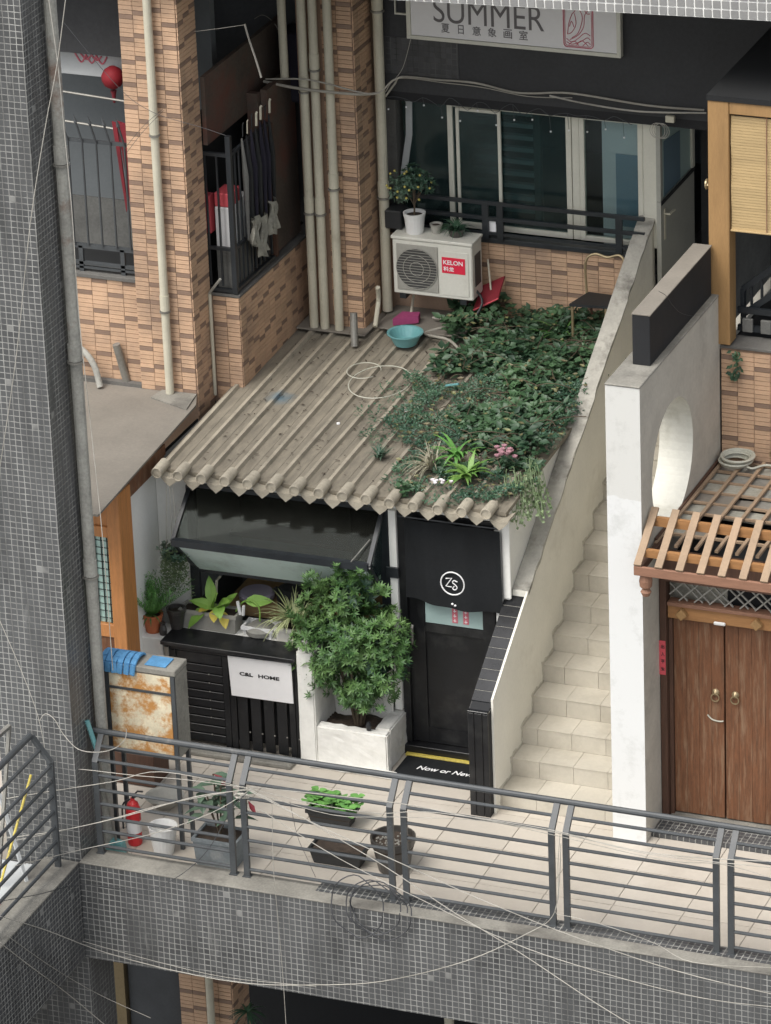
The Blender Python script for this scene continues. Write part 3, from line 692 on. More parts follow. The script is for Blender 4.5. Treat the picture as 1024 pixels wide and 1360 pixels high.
# ------------------------------------------------------------------ sign
sg = thing('shop_sign', 'white framed art studio sign reading SUMMER on the dark band', 'sign', (-2.2, 4.15, 5.33))
B('board', 'signwhite', sg, (-3.16, -1.25, 4.13, 4.17, 5.36, 6.0))
B('frame', 'winframe', sg, (-3.20, -1.21, 4.115, 4.13+.05, 5.325, 5.358), (-3.20, -3.162, 4.116, 4.18, 5.358, 6.0), (-1.248, -1.21, 4.116, 4.18, 5.358, 6.0), bevel=.002)
text('SUMMER', 'lettering', 'inkgrey', sg, (-2.945, 4.126, 5.50), width=1.03, height=.225, bold=-.004)
for k, chz in enumerate('夏日意象画室'): text(chz, 'character', 'inkgrey', sg, (-2.875+.1455*k+(.012 if chz == '日' else 0), 4.126, 5.408), width=.078 if chz != '日' else .052, height=.083, bold=.004)
sm_ = MB()
def rrect(x0, x1, z0, z1, r):
    p = []
    for cx, cz, a0 in ((x1-r, z1-r, 0), (x0+r, z1-r, PI/2), (x0+r, z0+r, PI), (x1-r, z0+r, 1.5*PI)):
        for i in range(5): t = a0+i*PI/8; p.append((cx+r*math.cos(t), 4.125, cz+r*math.sin(t)))
    return p+[p[0]]
sm_.tube(rrect(-1.735, -1.465, 5.385, 5.80, .03), .0045, 5); sm_.tube(rrect(-1.722, -1.478, 5.397, 5.787, .025), .0025, 5)
for pts in ([(-1.70, 5.50), (-1.68, 5.62), (-1.64, 5.70), (-1.62, 5.60), (-1.66, 5.52), (-1.70, 5.50)], [(-1.64, 5.70), (-1.60, 5.74), (-1.56, 5.66), (-1.60, 5.52), (-1.66, 5.47)],
            [(-1.50, 5.74), (-1.54, 5.68), (-1.55, 5.58), (-1.60, 5.50), (-1.68, 5.45)], [(-1.56, 5.74), (-1.52, 5.77), (-1.49, 5.73)], [(-1.60, 5.76), (-1.55, 5.74), (-1.52, 5.70), (-1.49, 5.70)],
            [(-1.71, 5.46), (-1.66, 5.43), (-1.60, 5.47), (-1.54, 5.52), (-1.49, 5.50)], [(-1.71, 5.43), (-1.66, 5.41), (-1.58, 5.44), (-1.52, 5.48), (-1.49, 5.46)],
            [(-1.69, 5.405), (-1.64, 5.44), (-1.60, 5.405)], [(-1.62, 5.405), (-1.57, 5.45), (-1.51, 5.405)], [(-1.56, 5.405), (-1.52, 5.44), (-1.49, 5.42)], [(-1.68, 5.57), (-1.66, 5.62), (-1.64, 5.57)]):
    sm_.tube(smoothpts([(x, 4.125, z) for x, z in pts], 4), .003, 4)
sm_.build('red_seal', 'redprint', sg)
B('floor_sign_edge', 'winframe', fa, (-3.32, -3.21, 4.17, 4.19, 5.52, 5.535), (-3.33, -3.32, 4.17, 4.19, 5.52, 6.2))
# ================================================================== CAFE HUT
hut = thing('cafe_hut', 'small white cafe hut with a ribbed dusty roof at the centre', 'hut', (-2.7, .95, 0))
B('wall', 'white', hut, (-4.40, -4.10, .952, 1.05, 0, 2.43), label='narrow front strip of wall left of the window')
B('wall', 'white', hut, (-4.44, -4.405, .31, 1.04, 0, 2.40))
B('wall', 'white', hut, (-1.30, -1.172, .953, 4.2, 0, 2.435))
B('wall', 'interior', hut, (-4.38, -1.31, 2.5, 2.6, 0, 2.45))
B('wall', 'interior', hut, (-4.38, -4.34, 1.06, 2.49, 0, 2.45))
B('wall', 'white', hut, (-4.095, -2.335, .955, 1.05, 0, .985))
B('lintel', 'white', hut, (-4.09, -1.305, .965, 1.05, 2.285, 2.45))
B('door_trim', 'white', hut, (-2.245, -2.178, .925, 1.0, .40, 2.284), bevel=.004)
B('window_post', 'blacksteel', hut, (-2.33, -2.25, .93, 1.0, 1.0, 2.283), bevel=.004)
B('trim_clip', 'blacksteel', hut, (-2.275, -2.16, .905, .924, 1.66, 1.76), bevel=.004)
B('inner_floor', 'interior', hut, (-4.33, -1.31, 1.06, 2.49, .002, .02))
B('corner_trim', 'white', hut, (-1.225, -1.155, .93, .95, 1.6, 2.43), bevel=.004)
rz = lambda y: 2.47+.052*(y-.75)
rf = MB().prism([(.78, rz(.78)-.035), (.78, rz(.78)), (2.42, rz(2.42)), (2.42, rz(2.42)-.035)], 'x', -4.30, -1.12)
rf = rf.prism([(2.425, rz(2.425)-.035), (2.425, rz(2.425)), (4.30, rz(4.3)), (4.30, rz(4.3)-.035)], 'x', -4.185, -1.222).build('roof', 'roof', hut)
XS = [-4.25+.2143*i for i in range(15)]
for i, x in enumerate(XS):
    y1 = 2.41 if i < 1 else 4.28
    if i == 0: x += .01
    m = MB()
    j = random.uniform(-.006, .006)
    m.prism([(x-.027, 0), (x-.018, .033), (x+.014, .035), (x+.025, 0)], 'y', .78, y1)
    m.v = [(p[0]+j*(p[1]-.8), p[1], p[2]+rz(p[1])-.002) for p in m.v]
    m.build('rib', 'rib', rf)
    # cement edges in the troughs: a pair of fine raised lines
    m = MB()
    for q, hh_ in ((.107+random.uniform(-.01, .01), .003),):
        if i < 14: m.box(x+q-.010, x+q+.010, .86, y1, -.003, hh_)
    m.v = [(p[0], p[1], p[2]+rz(p[1])) for p in m.v]
    if m.v: m.build('trough_ridge', 'roof', rf)
    yj, zj = random.uniform(-.015, .015), random.uniform(-.008, .008)
    cpm = MB().lathe((0, 0, 0), [(.047, .815), (.049, .64), (.049, .632), (.046, .628), (.039, .628), (.038, .638), (.001, .638)], 20)
    cpm.v = [(x+p[0], p[2]+yj, rz(p[2])+.030+zj*(1 if p[2] < .7 else 0)+p[1]) for p in cpm.v]; cpm.build('tile_cap', 'cap', rf)
    if 0: MB().tube([(x, .635+yj, rz(.6)+.03+zj), (x, .665+yj, rz(.6)+.032+zj), (x, .815, rz(.815)+.030)], [.046, .048, .046], 18).tube([(x, .628+yj, rz(.6)+.03+zj), (x, .636+yj, rz(.6)+.03+zj)], [.037, .039], 18).build('tile_cap', 'cap', rf, smooth=False)
for i in range(15):
    x = XS[i]+.107 if i < 14 else XS[14]+.10
    j, k = random.uniform(-.012, .012), random.uniform(-.01, .01)
    prof = [(-.088, .0), (-.075, -.03), (-.05, -.058), (-.02, -.082), (0, -.10), (.02, -.082), (.05, -.058), (.075, -.03), (.088, 0), (.05, -.016), (0, -.024), (-.05, -.016)]
    z0 = rz(.66)-.012+k
    m = MB().prism([(x+a_, z0+b_) for a_, b_ in prof], 'y', .690+j, .705+j)
    top = [(-.086, .004), (-.05, -.014), (0, -.022), (.05, -.014), (.086, .004), (.086, -.010), (.05, -.028), (0, -.036), (-.05, -.028), (-.086, -.010)]
    m.prism([(x+a_, z0+b_) for a_, b_ in top], 'y', .7055+j, .86)
    m.build('drip_tile', 'cap', rf)
B('roof_patch', 'sheet', rf, (-3.47, -2.62, 3.74, 4.29, rz(4.2)+.036, rz(4.2)+.05), bevel=.003)
B('roof_patch', 'sheet', rf, (-4.17, -3.5, 3.6, 4.29, rz(4.2)+.004, rz(4.2)+.02), bevel=.003)
# projecting angled window
aw = [(-4.07, .945, 2.27), (-4.07, .52, 1.92), (-4.04, .945, 1.475)]; ar = [(-2.30, .945, 2.27), (-2.27, .52, 1.93), (-2.33, .945, 1.49)]
wnd = B('projecting_window', 'blacksteel', hut, (-4.10, -4.02, .90, .95, 1.0, 2.284), bevel=.004)
f = MB()
for s_ in (aw, ar):
    f.bar(s_[0], s_[1], .035, .035); f.bar(s_[1], s_[2], .035, .035)
f.bar(aw[1], ar[1], .06, .06); f.bar(aw[2], ar[2], .035, .035); f.bar(aw[0], ar[0], .04, .04)
f.build('frame', 'blacksteel', wnd)
def quad(name, mat, parent, pts, t=.004):
    p = [Vector(q) for q in pts]; nrm = (p[1]-p[0]).cross(p[3]-p[0]).normalized()*t
    return MB().add(p+[q+nrm for q in p], [(0, 3, 2, 1), (4, 5, 6, 7), (0, 1, 5, 4), (1, 2, 6, 5), (2, 3, 7, 6), (3, 0, 4, 7)]).build(name, mat, parent)
quad('pane', 'glass_smoke', wnd, [aw[1], ar[1], ar[0], aw[0]]); quad('pane', 'glass_green', wnd, [aw[2], ar[2], ar[1], aw[1]])
for s_ in (aw, ar): MB().add([s_[0], s_[1], s_[2]], [(0, 1, 2)]).build('side_pane', 'glass', wnd)
for x in (-2.42,): MB().bar((x, .50, 1.965), (x+.1, .7, 2.1), .008, .008).build('stay', 'steelpipe', wnd)
# door
door = B('door', 'black', hut, (-2.17, -1.31, 1.0, 1.05, .09, 2.28))
B('glass', 'glass_frost', door, (-1.96, -1.325, .990, .998, 1.245, 2.05))
B('frame', 'black', door, (-2.03, -1.965, .982, .999, .12, 2.1), (-1.964, -1.32, .983, .999, 1.16, 1.24), (-1.964, -1.32, .984, .999, .13, .24))
for x, mt in ((-1.715, 'redprint'), (-1.615, 'redprint')):
    s_ = B('sticker', mt, door, (x, x+.05, .985, .989, 1.275, 1.47))
for x in (-1.715, -1.615):
    for k in range(4): B('sticker_character', 'whiteprint', door, (x+.012, x+.038, .983, .9845, 1.293+.045*k, 1.299+.045*k), (x+.022, x+.028, .982, .9835, 1.285+.045*k, 1.315+.045*k))
h = MB().tube([(-2.075, .97, 1.03), (-2.075, .955, 1.05), (-2.075, .955, 1.19), (-2.075, .97, 1.21)], .014, 8).build('handle', 'steelpipe', door)
B('door_jamb', 'black', hut, (-2.174, -2.11, .955, .999, .09, 2.28)); B('door_jamb', 'black', hut, (-1.42, -1.31, .94, .975, .09, 2.28))
B('threshold', 'black', hut, (-2.17, -1.23, .90, .999, 0, .085), bevel=.004)
B('edge_strip', 'yellow', hut, (-2.14, -1.23, .855, .898, 0, .022), bevel=.003)
tag(MB().tube(arc((-2.15, .9, 1.58), .0, 0, 1, 1)+[(-2.15, .9, 1.66)], .027, 10).build('door_sensor', 'whitepot'), 'small white oval sensor on the door frame above the shrub', 'sensor')
# curtain
c = MB(); nx, nz = 40, 12; x0, x1, z0, z1 = -2.09, -1.235, 1.47, 2.235
vs = []
for j in range(nz+1):
    for i in range(nx+1):
        u, v = i/nx, j/nz; s_ = math.sin(u*17+v)*.016*(1-v*.4)+math.sin(u*7+1+v*1.5)*.022*(1-v)
        vs.append((x0+(x1-x0)*(u*(1+.01*v))+.025*(1-v)*(u-.2), .90+s_-.03*(1-v)*(.5), z0+(z1-z0)*v-.02*math.sin(u*PI)*(1-v)+.03*(1-u)*(1-v)))
fs = [(j*(nx+1)+i, j*(nx+1)+i+1, (j+1)*(nx+1)+i+1, (j+1)*(nx+1)+i) for j in range(nz) for i in range(nx)]
c.add(vs, fs); ct = c.build('door_curtain', 'cloth_black', smooth=True, loc=(-1.68, .9, 2.235)); tag(ct, 'black cloth half curtain with a round white monogram hanging in the doorway', 'curtain')
MB().tube([(-2.15, .915, 2.245), (-1.23, .915, 2.245)], .009, 6).build('curtain_rod', 'blacksteel', ct)
m = MB(); m.tube(arc((-1.655, .868, 1.705), .105, 0, 2*PI, 28, 'xz'), .0065, 5, cap=False)
m.build('ring', 'whiteprint', ct)
m = MB(); m.tube([(-1.715, .868, 1.745), (-1.66, .868, 1.755), (-1.715, .868, 1.675), (-1.665, .868, 1.672)], .0055, 5)
m.tube(smoothpts([(-1.612, .868, 1.725), (-1.64, .868, 1.735), (-1.655, .868, 1.715), (-1.63, .868, 1.695), (-1.615, .868, 1.67), (-1.635, .868, 1.648), (-1.655, .868, 1.66), (-1.64, .868, 1.682)], 4), .005, 5)
m.build('monogram', 'whiteprint', ct)
for x in (-1.66, -1.635): MB().lathe((x, .862, 1.505-.012*(x+1.66)/.025), [(.001, 0), (.011, .008), (.011, .014), (.001, .022)], 8).build('bead', 'whiteprint', ct)
# mat
mt = thing('door_mat', 'black door mat with slanted white lettering in front of the cafe door', 'mat', (-1.64, .64, 0))
B('mat', 'cloth_black', mt, (-2.12, -1.235, .43, .853, .002, .012), bevel=.003)
text('Now or Never', 'lettering', 'whiteprint', mt, (-1.955, .635, .0125), width=.565, height=.066, rot=(0, 0, 0), bold=.02, depth=.001, shear=.25)
B('logo_line', 'whiteprint', mt, (-1.76, -1.60, .455, .463, .0125, .0135))
# counter cabinet
cc = thing('counter', 'black painted wooden counter with slatted doors under the cafe window', 'counter', (-3.58, .6, 0))
B('worktop', 'black', cc, (-4.205, -2.965, .43, .735, .965, 1.0), bevel=.004)
B('back', 'blackmat', cc, (-4.19, -2.975, .70, .73, 0, .96)); B('side', 'black', cc, (-4.195, -4.16, .50, .695, 0, .963)); B('side', 'black', cc, (-2.99, -2.968, .50, .695, 0, .963))
B('apron', 'black', cc, (-4.158, -2.992, .495, .52, .905, .963), bevel=.003)
for x in (-4.15, -3.66, -3.60, -3.05): B('stile', 'black', cc, (x, x+.055, .492, .515, 0, .903), bevel=.003)
B('panel', 'black', cc, (-4.09, -3.665, .50, .512, .80, .90), bevel=.003)
for k in range(9): B('slat', 'black', cc, (-4.092, -3.663, .497, .511, .055+.083*k, .055+.083*k+.071), bevel=.003)
for k in range(9):
    for x in (-4.0, -3.79):
        if random.random() < .8: B('screw_head', 'steelpipe', cc, (x-.006, x+.006, .494, .498, .122+.083*k, .134+.083*k))
for k in range(4): B('slat', 'black', cc, (-3.535+.122*k, -3.535+.122*k+.092, .497, .511, .03, .903), bevel=.003)
for k in range(5): B('screw_head', 'steelpipe', cc, (-3.435+.115*k, -3.422+.115*k, .4935, .498, .2, .212))
B('latch', 'steelpipe', cc, (-4.19, -4.15, .47, .495, .84, .93), bevel=.004)
hs = thing('home_sign', 'white board lettered in small black capitals, fixed over the black slats', 'sign', (-3.3, .48, .55))
MB().prism([(-3.595, .925), (-3.005, .935), (-3.0, .555), (-3.575, .55)], 'y', .474, .484).build('board', 'signwhite', hs)
text('C&L', 'lettering', 'ink', hs, (-3.49, .472, .757), width=.125, height=.034, bold=.035)
text('HOME', 'lettering', 'ink', hs, (-3.315, .472, .757), width=.195, height=.034, bold=.035)
# plinth and pots
tag(B('white_plinth', 'white', None, (-4.435, -4.21, .49, .80, 0, .985), bevel=.006), 'white plastered plinth under the terracotta pot', 'plinth')
# sill shelf
tag(B('sill_shelf', 'white', None, (-4.20, -2.96, .74, .95, .94, .985), bevel=.004), 'white ledge behind the black counter carrying the window boxes', 'ledge')
def trough(name, mat, x0, x1, y0, y1, z0, z1, label, taper=.015, soil='soil', parent_cat='planter', t=.014):
    tr = thing(name, label, parent_cat, ((x0+x1)/2, (y0+y1)/2, z0))
    m = MB(); k = taper
    o_ = [(x0+k, y0+k), (x1-k, y0+k), (x1-k, y1-k), (x0+k, y1-k)]; u_ = [(x0, y0), (x1, y0), (x1, y1), (x0, y1)]
    i_ = [(x0+t, y0+t), (x1-t, y0+t), (x1-t, y1-t), (x0+t, y1-t)]
    vs = [(a_, b_, z0) for a_, b_ in o_]+[(a_, b_, z1) for a_, b_ in u_]+[(a_, b_, z1) for a_, b_ in i_]+[(a_, b_, z1-.05) for a_, b_ in i_]
    fs = [(3, 2, 1, 0)]+[(i, (i+1) % 4, 4+(i+1) % 4, 4+i) for i in range(4)]+[(4+i, 4+(i+1) % 4, 8+(i+1) % 4, 8+i) for i in range(4)]+[(8+i, 8+(i+1) % 4, 12+(i+1) % 4, 12+i) for i in range(4)]
    m.add(vs, fs).build('trough', mat, tr)
    B('rim', mat, tr, (x0-.008, x1+.008, y0-.008, y0-.0005, z1-.03, z1+.002), (x0-.008, x1+.008, y1+.0005, y1+.008, z1-.03, z1+.002), (x0-.008, x0-.0005, y0, y1, z1-.029, z1+.001), (x1+.0005, x1+.008, y0, y1, z1-.029, z1+.001))
    if soil: B('soil', soil, tr, (x0+t, x1-t, y0+t, y1-t, z1-.07, z1-.018))
    return tr
def pot(name, mat, c_, r0, r1, h_, label, cat='pot', soil=True, rim=.012, n=20):
    p = thing(name, label, cat, c_)
    MB().lathe(c_, [(r0, 0), (r0+(r1-r0)*.8, h_*.8), (r1, h_*.82), (r1+rim*.4, h_), (r1-rim, h_), (r1-rim-.004, h_*.85), (r1-rim-.004, h_*.7)], n).build('vessel', mat, p, smooth=False)
    if soil: MB().lathe(c_, [(.001, h_*.86), (r1-rim-.002, h_*.84), (r1-rim-.002, h_*.7)], n, cap=False).build('soil', 'soil', p)
    return p
trough('window_box', 'greyplastic', -4.155, -3.63, .75, .93, .987, 1.165, 'long grey window box with the broad-leaved plant behind the black counter')
trough('window_box', 'whitepot', -3.57, -3.29, .75, .92, .987, 1.085, 'small white tray between the grey window box and the spider plant', soil=None)
trough('window_box', 'cream', -3.26, -3.0, .74, .92, .987, 1.12, 'cream window box with the striped spider plant at the counter end')
tag(MB().lathe((-3.43, .835, 1.01), [(.13, .0), (.135, .04), (.08, .085), (.001, .095)], 20).build('clear_dome', 'clearplastic'), 'dusty clear dome in the white tray', 'dome')
pot('terracotta_pot', 'terracotta', (-4.35, .62, .987), .062, .09, .17, 'terracotta pot on the white plinth', 'pot')
pot('clay_jar', 'glazed', (-4.17, .72, .987), .05, .085, .20, 'dark jar standing behind the terracotta pot')
tag(MB().lathe((-4.24, .58, .987), [(.03, 0), (.036, .05), (.02, .09), (.028, .11)], 12).build('bottle', 'glazed'), 'small dark bottle beside the terracotta pot', 'bottle')
# inside the hut
tb = thing('table', 'low table inside the hut seen below the projecting window', 'table', (-3.2, 1.6, 0))
B('tabletop', 'cardboard', tb, (-4.0, -2.5, 1.25, 2.1, .93, .97)); 
for x, y in ((-3.95, 1.3), (-2.55, 1.3), (-3.95, 2.05), (-2.55, 2.05)): B('leg', 'wooddark', tb, (x-.03, x+.03, y-.03, y+.03, 0, .93))
ck = thing('stewpot', 'black lidded pot on the table inside the cafe window', 'pot', (-3.35, 1.45, .97))
MB().lathe((-3.35, 1.45, .97), [(.13, 0), (.17, .03), (.175, .16), (.18, .17), (.12, .20), (.02, .215), (.02, .24), (.001, .245)], 20).build('vessel', 'blackplastic', ck)
MB().tube([(-3.53, 1.45, 1.1), (-3.57, 1.45, 1.12), (-3.53, 1.45, 1.14)], .012, 6).build('handle', 'blackplastic', ck)
tag(B('carton', 'cardboard', None, (-3.0, -2.72, 1.3, 1.6, .972, 1.2), bevel=.004), 'brown cardboard box inside the hut beside the black pot', 'box')
tag(MB().lathe((-3.75, 1.5, .972), [(.12, 0), (.16, .03), (.16, .06), (.14, .08)], 18).build('basin', 'lavender'), 'pale violet bowl inside the cafe window', 'bowl')
B('hanging_panel', 'pale_wall', hut, (-3.65, -3.05, 1.62, 1.66, 2.02, 2.2))
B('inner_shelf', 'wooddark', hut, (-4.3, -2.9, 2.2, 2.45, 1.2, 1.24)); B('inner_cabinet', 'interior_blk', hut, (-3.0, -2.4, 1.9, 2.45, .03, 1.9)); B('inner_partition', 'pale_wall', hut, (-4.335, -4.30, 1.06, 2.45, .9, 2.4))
tp = thing('tap', 'small white tap hanging behind the window box', 'tap', (-3.9, 1.0, 1.2))
MB().tube([(-3.90, 1.08, 1.36), (-3.90, 1.0, 1.36), (-3.90, .98, 1.24)], .012, 6).build('spout', 'pvc', tp)

# planter with niche
pl = thing('plaster_planter', 'rough white plaster planter with a raised left pier, holding the shrub', 'planter', (-2.55, .7, 0))
random.seed(5)
def rough(m, amp=.008, sub=3):
    bm = bmesh.new(); me = bpy.data.meshes.new('t'); me.from_pydata(m.v, [], m.f); bm.from_mesh(me)
    bmesh.ops.recalc_face_normals(bm, faces=bm.faces)
    bmesh.ops.bevel(bm, geom=bm.edges[:], offset=.012, segments=2, affect='EDGES', clamp_overlap=True)
    bmesh.ops.subdivide_edges(bm, edges=[e_ for e_ in bm.edges if e_.calc_length() > .05], cuts=sub*3, use_grid_fill=True)
    bmesh.ops.triangulate(bm, faces=bm.faces)
    from mathutils import noise as N
    bm.normal_update()
    for v in bm.verts:
        v.co += v.normal*(N.noise(v.co*14)*amp+N.noise(v.co*40)*amp*.5)
    m.v = [tuple(v.co) for v in bm.verts]; m.f = [tuple(v.index for v in f_.verts) for f_ in bm.faces]; m.mi = [0]*len(m.f)
    bm.free(); bpy.data.meshes.remove(me); return m
rough(MB().box(-2.955, -2.80, .47, .94, 0, 1.07), .004).build('pier', 'white_rough', pl)
rough(MB().box(-2.797, -2.15, .475, .575, 0, .375)).build('front_wall', 'white_rough', pl)
rough(MB().box(-2.30, -2.16, .58, 1.0, 0, .38)).build('side_wall', 'white_rough', pl)
rough(MB().box(-2.80, -2.26, .90, .945, 0, .98), .004).build('back_wall', 'white_rough', pl)
rough(MB().box(-2.86, -2.06, .40, .50, 0, .035), .012).build('foot', 'white_rough', pl)
m = MB(); 
for i in range(12):
    for j in range(8): pass
g = 14; vs = [(-2.81+.52*i/g, .57+.34*j/g, .30+.02*random.random()+.03*math.sin(i*.5)*math.sin(j*.4)) for j in range(g+1) for i in range(g+1)]
m.add(vs, [(j*(g+1)+i, j*(g+1)+i+1, (j+1)*(g+1)+i+1, (j+1)*(g+1)+i) for j in range(g) for i in range(g)]); m.build('soil', 'soil', pl)
tag(MB().lathe((-2.33, .52, .375), [(.001, 0), (.02, .01), (.026, .05), (.015, .085), (.001, .09)], 8).build('dark_figurine', 'blackplastic'), 'tiny black figure on the front rim of the white planter', 'figurine')

# ================================================================== WOODEN GATE on the right
gt = thing('wooden_gate', 'old brown double wooden gate under a batten canopy at the right', 'gate', (.87, .5, 0))
B('gate_post', 'wooddark', gt, (.338, .395, .40, .52, 0, 2.5), bevel=.006)
B('door_frame', 'wooddark', gt, (.397, .43, .455, .52, .05, 1.87), bevel=.004)
for (a_, b_) in ((.432, .862), (.876, 1.33)):
    d = B('door_leaf', 'wood', gt, (a_, b_, .49, .53, .07, 1.865), bevel=.003)
    nb = 4; w_ = (b_-a_)/nb
    for k in range(nb): B('plank', 'wood', d, (a_+w_*k+.0006, a_+w_*(k+1)-.0006, .4835, .4895, .075, 1.86), bevel=.0015)
    x = b_-.07 if a_ < .5 else a_+.085
    MB().lathe((0, 0, 0), [(.034, 0), (.03, .01), (.012, .02), (.001, .026)], 14).v
    mm = MB().lathe((0, 0, 0), [(.034, 0), (.03, .008), (.014, .022), (.001, .03)], 14); mm.v = [(x+p[0], .483-p[2], 1.235+p[1]) for p in mm.v]; mm.build('knocker_boss', 'brass', d)
    MB().tube(arc((x, .462, 1.195), .034, 0, 2*PI, 18, 'xz'), .006, 6, cap=False).build('ring_handle', 'brass', d)
tag(MB().tube(smoothpts([(.72, .478, 1.02), (.76, .474, .985), (.82, .474, .975), (.858, .478, .98)], 4), .006, 6).build('chain', 'straw'), 'pale scrap of cord on the left leaf below its ring handle', 'cord')
B('lintel', 'lintel', gt, (.40, 2.2, .43, .52, 1.885, 2.0), bevel=.004); B('lintel_cap', 'woodmid', gt, (.40, 2.2, .41, .52, 2.003, 2.035), bevel=.004)
for x in (.53, 1.17):
    mm = MB().box(-.036, .036, -.05, 0, -.036, .036); mm.v = [(x+(p[0]-p[2])*.7071, .428+p[1], 1.945+(p[0]+p[2])*.7071) for p in mm.v]; mm.build('peg', 'framewood', gt, bevel=.004)
B('door_stop', 'whitepot', gt, (.80, .90, .405, .428, 1.885, 1.915), bevel=.008)
B('lattice_frame', 'wooddark', gt, (.40, 2.2, .45, .50, 2.235, 2.275))
for k in range(16):
    x = .36+.065*k
    def clipbar(xa, xb, y):
        za, zb = 2.04, 2.235
        if xa < .41 or xb < .41:
            if xa < .41 and xb < .41: return
            t = (.41-xa)/(xb-xa)
            if xa < .41: za = za+(zb-za)*t; xa = .41
            else: zb = za+(zb-za)*t; xb = .41
        MB().bar((xa, y, za), (xb, y, zb), .012, .012).build('lattice_strip', 'woodtan' if 0 else 'greyplastic', gt)
    if k % 2 == 0: clipbar(x, x+.20, .46)
    if k % 3 != 1: clipbar(x+.20, x, .474)
B('back_board', 'clothgrey', gt, (.40, .86, .60, .62, 1.9, 2.28)); B('dark_board', 'interior_blk', gt, (.865, 2.2, .60, .62, 1.9, 2.28))
B('right_post', 'wooddark', gt, (1.335, 1.40, .40, .52, 0, 2.5), bevel=.006)
tag(B('side_wall', 'greyplaster', None, (1.405, 4.0, .45, .62, 0, 2.55)), 'plain grey plaster wall to the right of the wooden gate', 'wall')
B('sill', 'concrete', gt, (.40, 2.3, .40, .60, 0, .06), bevel=.006)
struct(B('door_step', 'mosaic_dark', None, (.342, 2.6, .12, .395, .001, .035)))
rp = thing('red_couplet', 'narrow red paper strip with four black characters on the gate post', 'paper', (.35, .39, 1.36))
B('paper', 'redpaper', rp, (.335, .39, .394, .397, 1.375, 1.685))
for k, ch in enumerate('出入平安'): text(ch, 'character', 'ink', rp, (.352, .3925, 1.615-.068*k), height=.036, width=.03, depth=.001, bold=.02)
# canopy
cn = thing('gate_canopy', 'small slanting canopy of sun-bleached battens over the wooden gate', 'canopy', (1.0, .0, 2.6))
B('front_beam', 'woodmid', cn, (.352, 2.2, -.262, -.235, 2.575, 2.655), bevel=.004)
MB().prism([(-.23, 2.60), (-.23, 2.66), (.21, 2.955), (.21, 2.89)], 'x', .352, .40).build('end_board', 'woodmid', cn) if 0 else None
for x in [.385+.176*k for k in range(11)]:
    MB().bar((x, -.265, 2.668), (x, .205, 2.972), .062, .02).build('batten', 'woodtan', cn)
MB().bar((.36, -.12, 2.72), (2.2, -.12, 2.72), .04, .065).build('purlin', 'lintel', cn)
MB().bar((.36, .15, 2.88), (2.2, .15, 2.88), .04, .075).build('purlin', 'lintel', cn)
MB().bar((.38, -.2, 2.60), (.38, .39, 2.60), .045, .06).build('bracket', 'wooddark', cn)
MB().lathe((.43, -.19, 2.36), [(.001, 0), (.03, .015), (.045, .05), (.028, .075), (.05, .10), (.055, .15), (.045, .20)], 14).build('pendant', 'woodmid', cn)
B('back_beam', 'wooddark', cn, (.41, 2.2, .30, .40, 2.28, 2.52))
# batten roof behind
gr = thing('batten_roof', 'flat roof of crossed wooden battens over dusty sheets behind the canopy', 'roof', (1.0, 1.2, 2.6))
for i in range(9):
    for j in range(7):
        x = .365+.172*i; y = .52+.215*j
        if (i, j) in ((2, 0), (3, 0), (4, 0), (5, 0), (1, 1), (2, 1), (3, 1), (4, 1), (5, 1)): continue
        z = 2.585+random.uniform(-.012, .012)
        mt = random.choice(['clearplastic', 'sheet', 'clothgrey', 'sheet'])
        piece('cover_sheet', ('cs', mt), lambda m: m.box(-.083, .083, -.10, .10, -.004, .004), mt, gr, (x+.086, y+.107, z), rot=(random.uniform(-.05, .05), random.uniform(-.05, .05), 0))
for i in range(10): MB().bar((.365+.172*i, .25, 2.625), (.365+.172*i+.02, 2.04, 2.625), .028, .022).build('batten', 'woodtan', gr)
for j in range(8): MB().bar((.35, .52+.215*j, 2.605), (2.1, .52+.215*j, 2.605), .026, .018).build('cross_batten', 'woodtan', gr)
MB().bar((.352, .3, 2.63), (.352, 2.04, 2.63), .02, .04).build('edge_batten', 'wooddark', gr)
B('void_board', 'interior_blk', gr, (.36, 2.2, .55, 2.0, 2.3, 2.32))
hc = MB()
for k in range(6):
    r = .115+.012*(k % 3); hc.tube(arc((.50+.006*k, 1.93, 2.65+.013*k), r, 0, 2*PI, 26, 'xy'), .011, 6, cap=False)
hc.tube(smoothpts([(.60, 1.88, 2.66), (.68, 1.85, 2.65), (.78, 1.93, 2.66), (.95, 1.92, 2.65)], 5), .010, 6)
tag(hc.build('hose_coil', 'straw'), 'coil of pale plastic hose on the back corner of the batten roof', 'hose')
tag(MB().tube(arc((.83, 2.02, 2.72), .05, 0, 2*PI, 18, 'xz'), .004, 5, cap=False).build('wire_hoop', 'brass'), 'small brass coloured wire hoop at the right edge above the hose', 'hoop')
